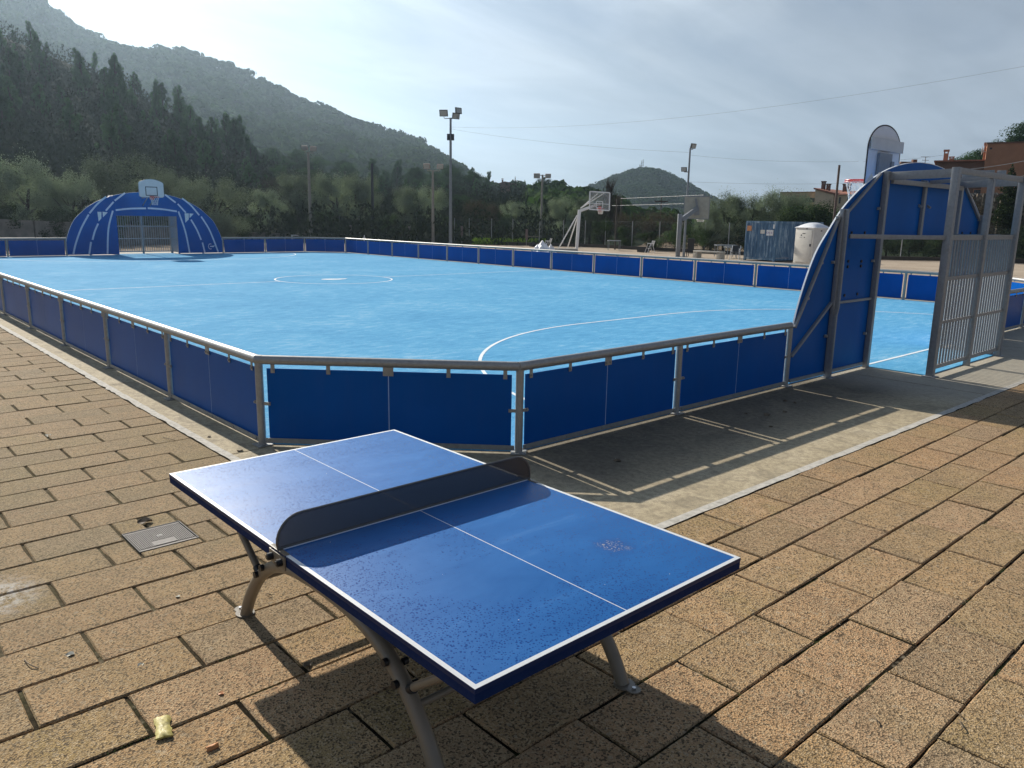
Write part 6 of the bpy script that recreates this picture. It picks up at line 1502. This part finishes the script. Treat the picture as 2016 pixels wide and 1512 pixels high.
def orange_house():
    D = 86; z = lambda py, px=1950: zat(px, py, D)
    a, rz, L = house_frame(1828, D, 1943, D)
    r = empty('orange_building', 'large orange and brown apartment building on the slope at the right edge', 'building', (a[0], a[1], 0), rz)
    zr = z(318, 1890)
    g = MB(); g.box((0, 0, 0), (L, 9, zr)); g.build('wall', MT['wall_brown'], r)
    g = MB(); g.box((-.2, -.25, zr), (L+.05, 9.1, zr+.12)); g.build('roof', MT['roof_tile'], r)
    # tower
    x0 = L+.02; x1 = x0+2.25
    g = MB(); g.box((x0-.9, -.6, 0), (x1, 6, z(284))); g.build('tower_wall', MT['wall_orange'], r)
    g = MB(); g.box((x0-.95, -.7, z(284)), (x1+.05, 6.1, z(281.5))); g.build('tower_roof', MT['wall_brown'], r)
    g = MB(); g.box((x1+.01, .4, 0), (x1+1.6, 8, z(297))); g.build('middle_wall', MT['wall_brown'], r)
    g = MB(); g.box((x1+1.61, -1.8, 0), (x1+8, 8, z(284))); g.build('right_wall', MT['wall_orange'], r)
    g = MB(); g.bar((x1+1.4, -2.4, z(303)), (x1+8, -2.4, z(296)), 1.4, .12); g.build('awning', MT['off_white'], r)
    for x, h_ in ((.7, 1.5), (1.2, .7), (6.35-2.4, 2.2), (7.0-2.4, 2.2), (8.6-2.0, 1.8)):
        chimney(r, x, 1.5, zr, h_*.8, 'wall_orange')
    window(r, x1+.15, x1+1.45, z(330), z(306), .39, frame='wall_brown')
    for i, (xa, pa, pb) in enumerate(((x0+.15-.9, 290, 297), (x1+.4, 308, 318), (x1+.9, 308, 318))): window(r, xa, xa+.35, z(pb), z(pa), -.61 if i == 0 else .39, frame='wall_orange')
    for k, zz in enumerate((345, 372)):
        for j in range(5): window(r, .8+j*1.25, 1.5+j*1.25, z(zz+12), z(zz), -.01, frame='wall_orange')
    for j in range(3): window(r, x0+.3+j*1.5, x0+.9+j*1.5, z(418), z(392), -.62 if j < 2 else -.01, 'shutter_red', 'off_white')
    # satellite dish
    g = MB(); c = np.array([x0-1.15, -.4, z(297)]); n = 14
    rings = [[c+np.array([-.12+.10*(1-(k/3)**2), .42*k/3*math.cos(t), .42*k/3*math.sin(t)]) for t in np.linspace(0, 2*math.pi, n+1)[:-1]] for k in (1, 2, 3)]
    g.add([p for rg in rings for p in rg]+[c+np.array([-.02, 0, 0])], [(i*n+j, i*n+(j+1) % n, (i+1)*n+(j+1) % n, (i+1)*n+j) for i in range(2) for j in range(n)]+[(j, (j+1) % n, 3*n) for j in range(n)]); g.tube([c, c+(.3, 0, -.2)], .03, 6); g.build('satellite_dish', MT['off_white'], r)
    # rubble terrace wall in front
    D2 = 70; a2, rz2, L2 = house_frame(1895, D2, 2060, D2-2)
    g = MB(); n = 40; hgt = [zat(1895+165*i/n, 384, D2)+.15*math.sin(i*1.7) for i in range(n+1)]
    g.strip([(L2*i/n, rng.normal(0, .08), 0) for i in range(n+1)], [(L2*i/n, .25+rng.normal(0, .08), hgt[i]) for i in range(n+1)]); g.strip([(L2*i/n, .25, hgt[i]) for i in range(n+1)], [(L2*i/n, 1.2, hgt[i]+.05) for i in range(n+1)])
    o = g.build('rubble_wall', MT['rubble']); o.location = (a2[0], a2[1], 0); o.rotation_euler = (0, 0, rz2); tag(o, 'high rubble stone terrace wall below the orange building', 'wall')
m, t, b = newmat('rubble')
P_ = wpos(t); v = t.n('ShaderNodeTexVoronoi', feature='F1'); t.put(v.inputs['Vector'], P_); v.inputs['Scale'].default_value = 3.2
s_ = t.n('ShaderNodeSeparateColor', i_0=v.outputs['Color']); c = t.ramp(s_.outputs[0], [(0, (0.16, 0.125, 0.09)), (.6, (0.27, 0.215, 0.155)), (1, (0.48, 0.41, 0.31))]); c = t.mix(t.mapr(v.outputs['Distance'], .35, .6, 0, .8), c, (0.05, 0.042, 0.03))
t.put(b.inputs['Base Color'], c); b.inputs['Roughness'].default_value = .95; bump(t, b, v.outputs['Distance'], .6, .08)
orange_house()
def small_roof():
    D = 185; a, rz, L = house_frame(984, D, 1004, D); z = lambda py: zat(990, py, D)
    r = empty('hilltop_house', 'small reddish house roof on the low skyline left of the thin cypress', 'house', (a[0], a[1], 0), rz)
    g = MB(); g.box((0, 0, z(380)), (L, 5, z(361))); g.build('wall', MT['wall_brown'], r)
    g = MB(); g.prism([(-.4, z(361)+.01), (L+1.5, z(362)), (L*.45, z(357))], (0, -.3, 0), (1, 0, 0), (0, 0, 1), (0, 5.6, 0)); g.build('roof', MT['wall_brown'], r); chimney(r, .5, 1, z(360), 1.0, 'wall_brown')
    D = 84; zb_ = zat(1722, 318, D)
    r2 = empty('skylight_house', 'white roof vent peeking over the near goal arch', 'roof vent', (*pos(1722, D), 0), -YAW)
    g = MB(); z0 = zat(1782, 318, 100)
    bpy.data.objects.remove(r2)
small_roof()
def antenna():
    D = 95; x, y = pos(1806, D); z1 = zat(1806, 309, D); g = MB(); g.tube([(0, 0, 0), (0, 0, z1)], .04, 5); 
    for k, w in ((0, .5), (-.35, .35), (-.7, .2)): g.box((-w, -.02, z1+k-.02), (w, .02, z1+k+.02))
    o = g.build('tv_antenna', MT['pole_grey']); o.location = (x, y, 0); o.rotation_euler = (0, 0, -YAW); tag(o, 'thin television aerial rising behind the near goal arch', 'antenna')
    D = 90
    for px, tp, w, lb in ((1888-110, 316, .9, 'chimney pair left of the aerial behind the near goal arch'),):
        x, y = pos(px, D); z1 = zat(px, tp, D); g = MB(); g.box((-1.0, 0, 0), (1.0, 1.5, z1-.25)); g.box((.35, .2, z1-.25), (.75, .6, z1+.12)); g.box((-.9, .1, z1-.25), (.2, 1.2, z1-.12)); o = g.build('roof_block', MT['wall_brown']); o.location = (x, y, 0); o.rotation_euler = (0, 0, -YAW); tag(o, 'flat roof corner with chimney just above the near goal arch', 'house')
antenna()

# ------------------------------------------------------------------ haze
def haze():
    g = MB(); g.box((-2600, -2600, -2.6), (2600, 2600, 330))
    m = bpy.data.materials.new('haze_air'); m.use_nodes = True; t = NT(m.node_tree)
    for n in list(m.node_tree.nodes):
        if n.type != 'OUTPUT_MATERIAL': m.node_tree.nodes.remove(n)
    v = t.n('ShaderNodeVolumePrincipled'); v.inputs['Color'].default_value = (.60, .80, 1.0, 1); v.inputs['Density'].default_value = .00030; v.inputs['Anisotropy'].default_value = .62
    t.L.new(v.outputs[0], [n for n in m.node_tree.nodes if n.type == 'OUTPUT_MATERIAL'][0].inputs['Volume'])
    o = g.build('haze', m); tag(o, kind='stuff')
haze()
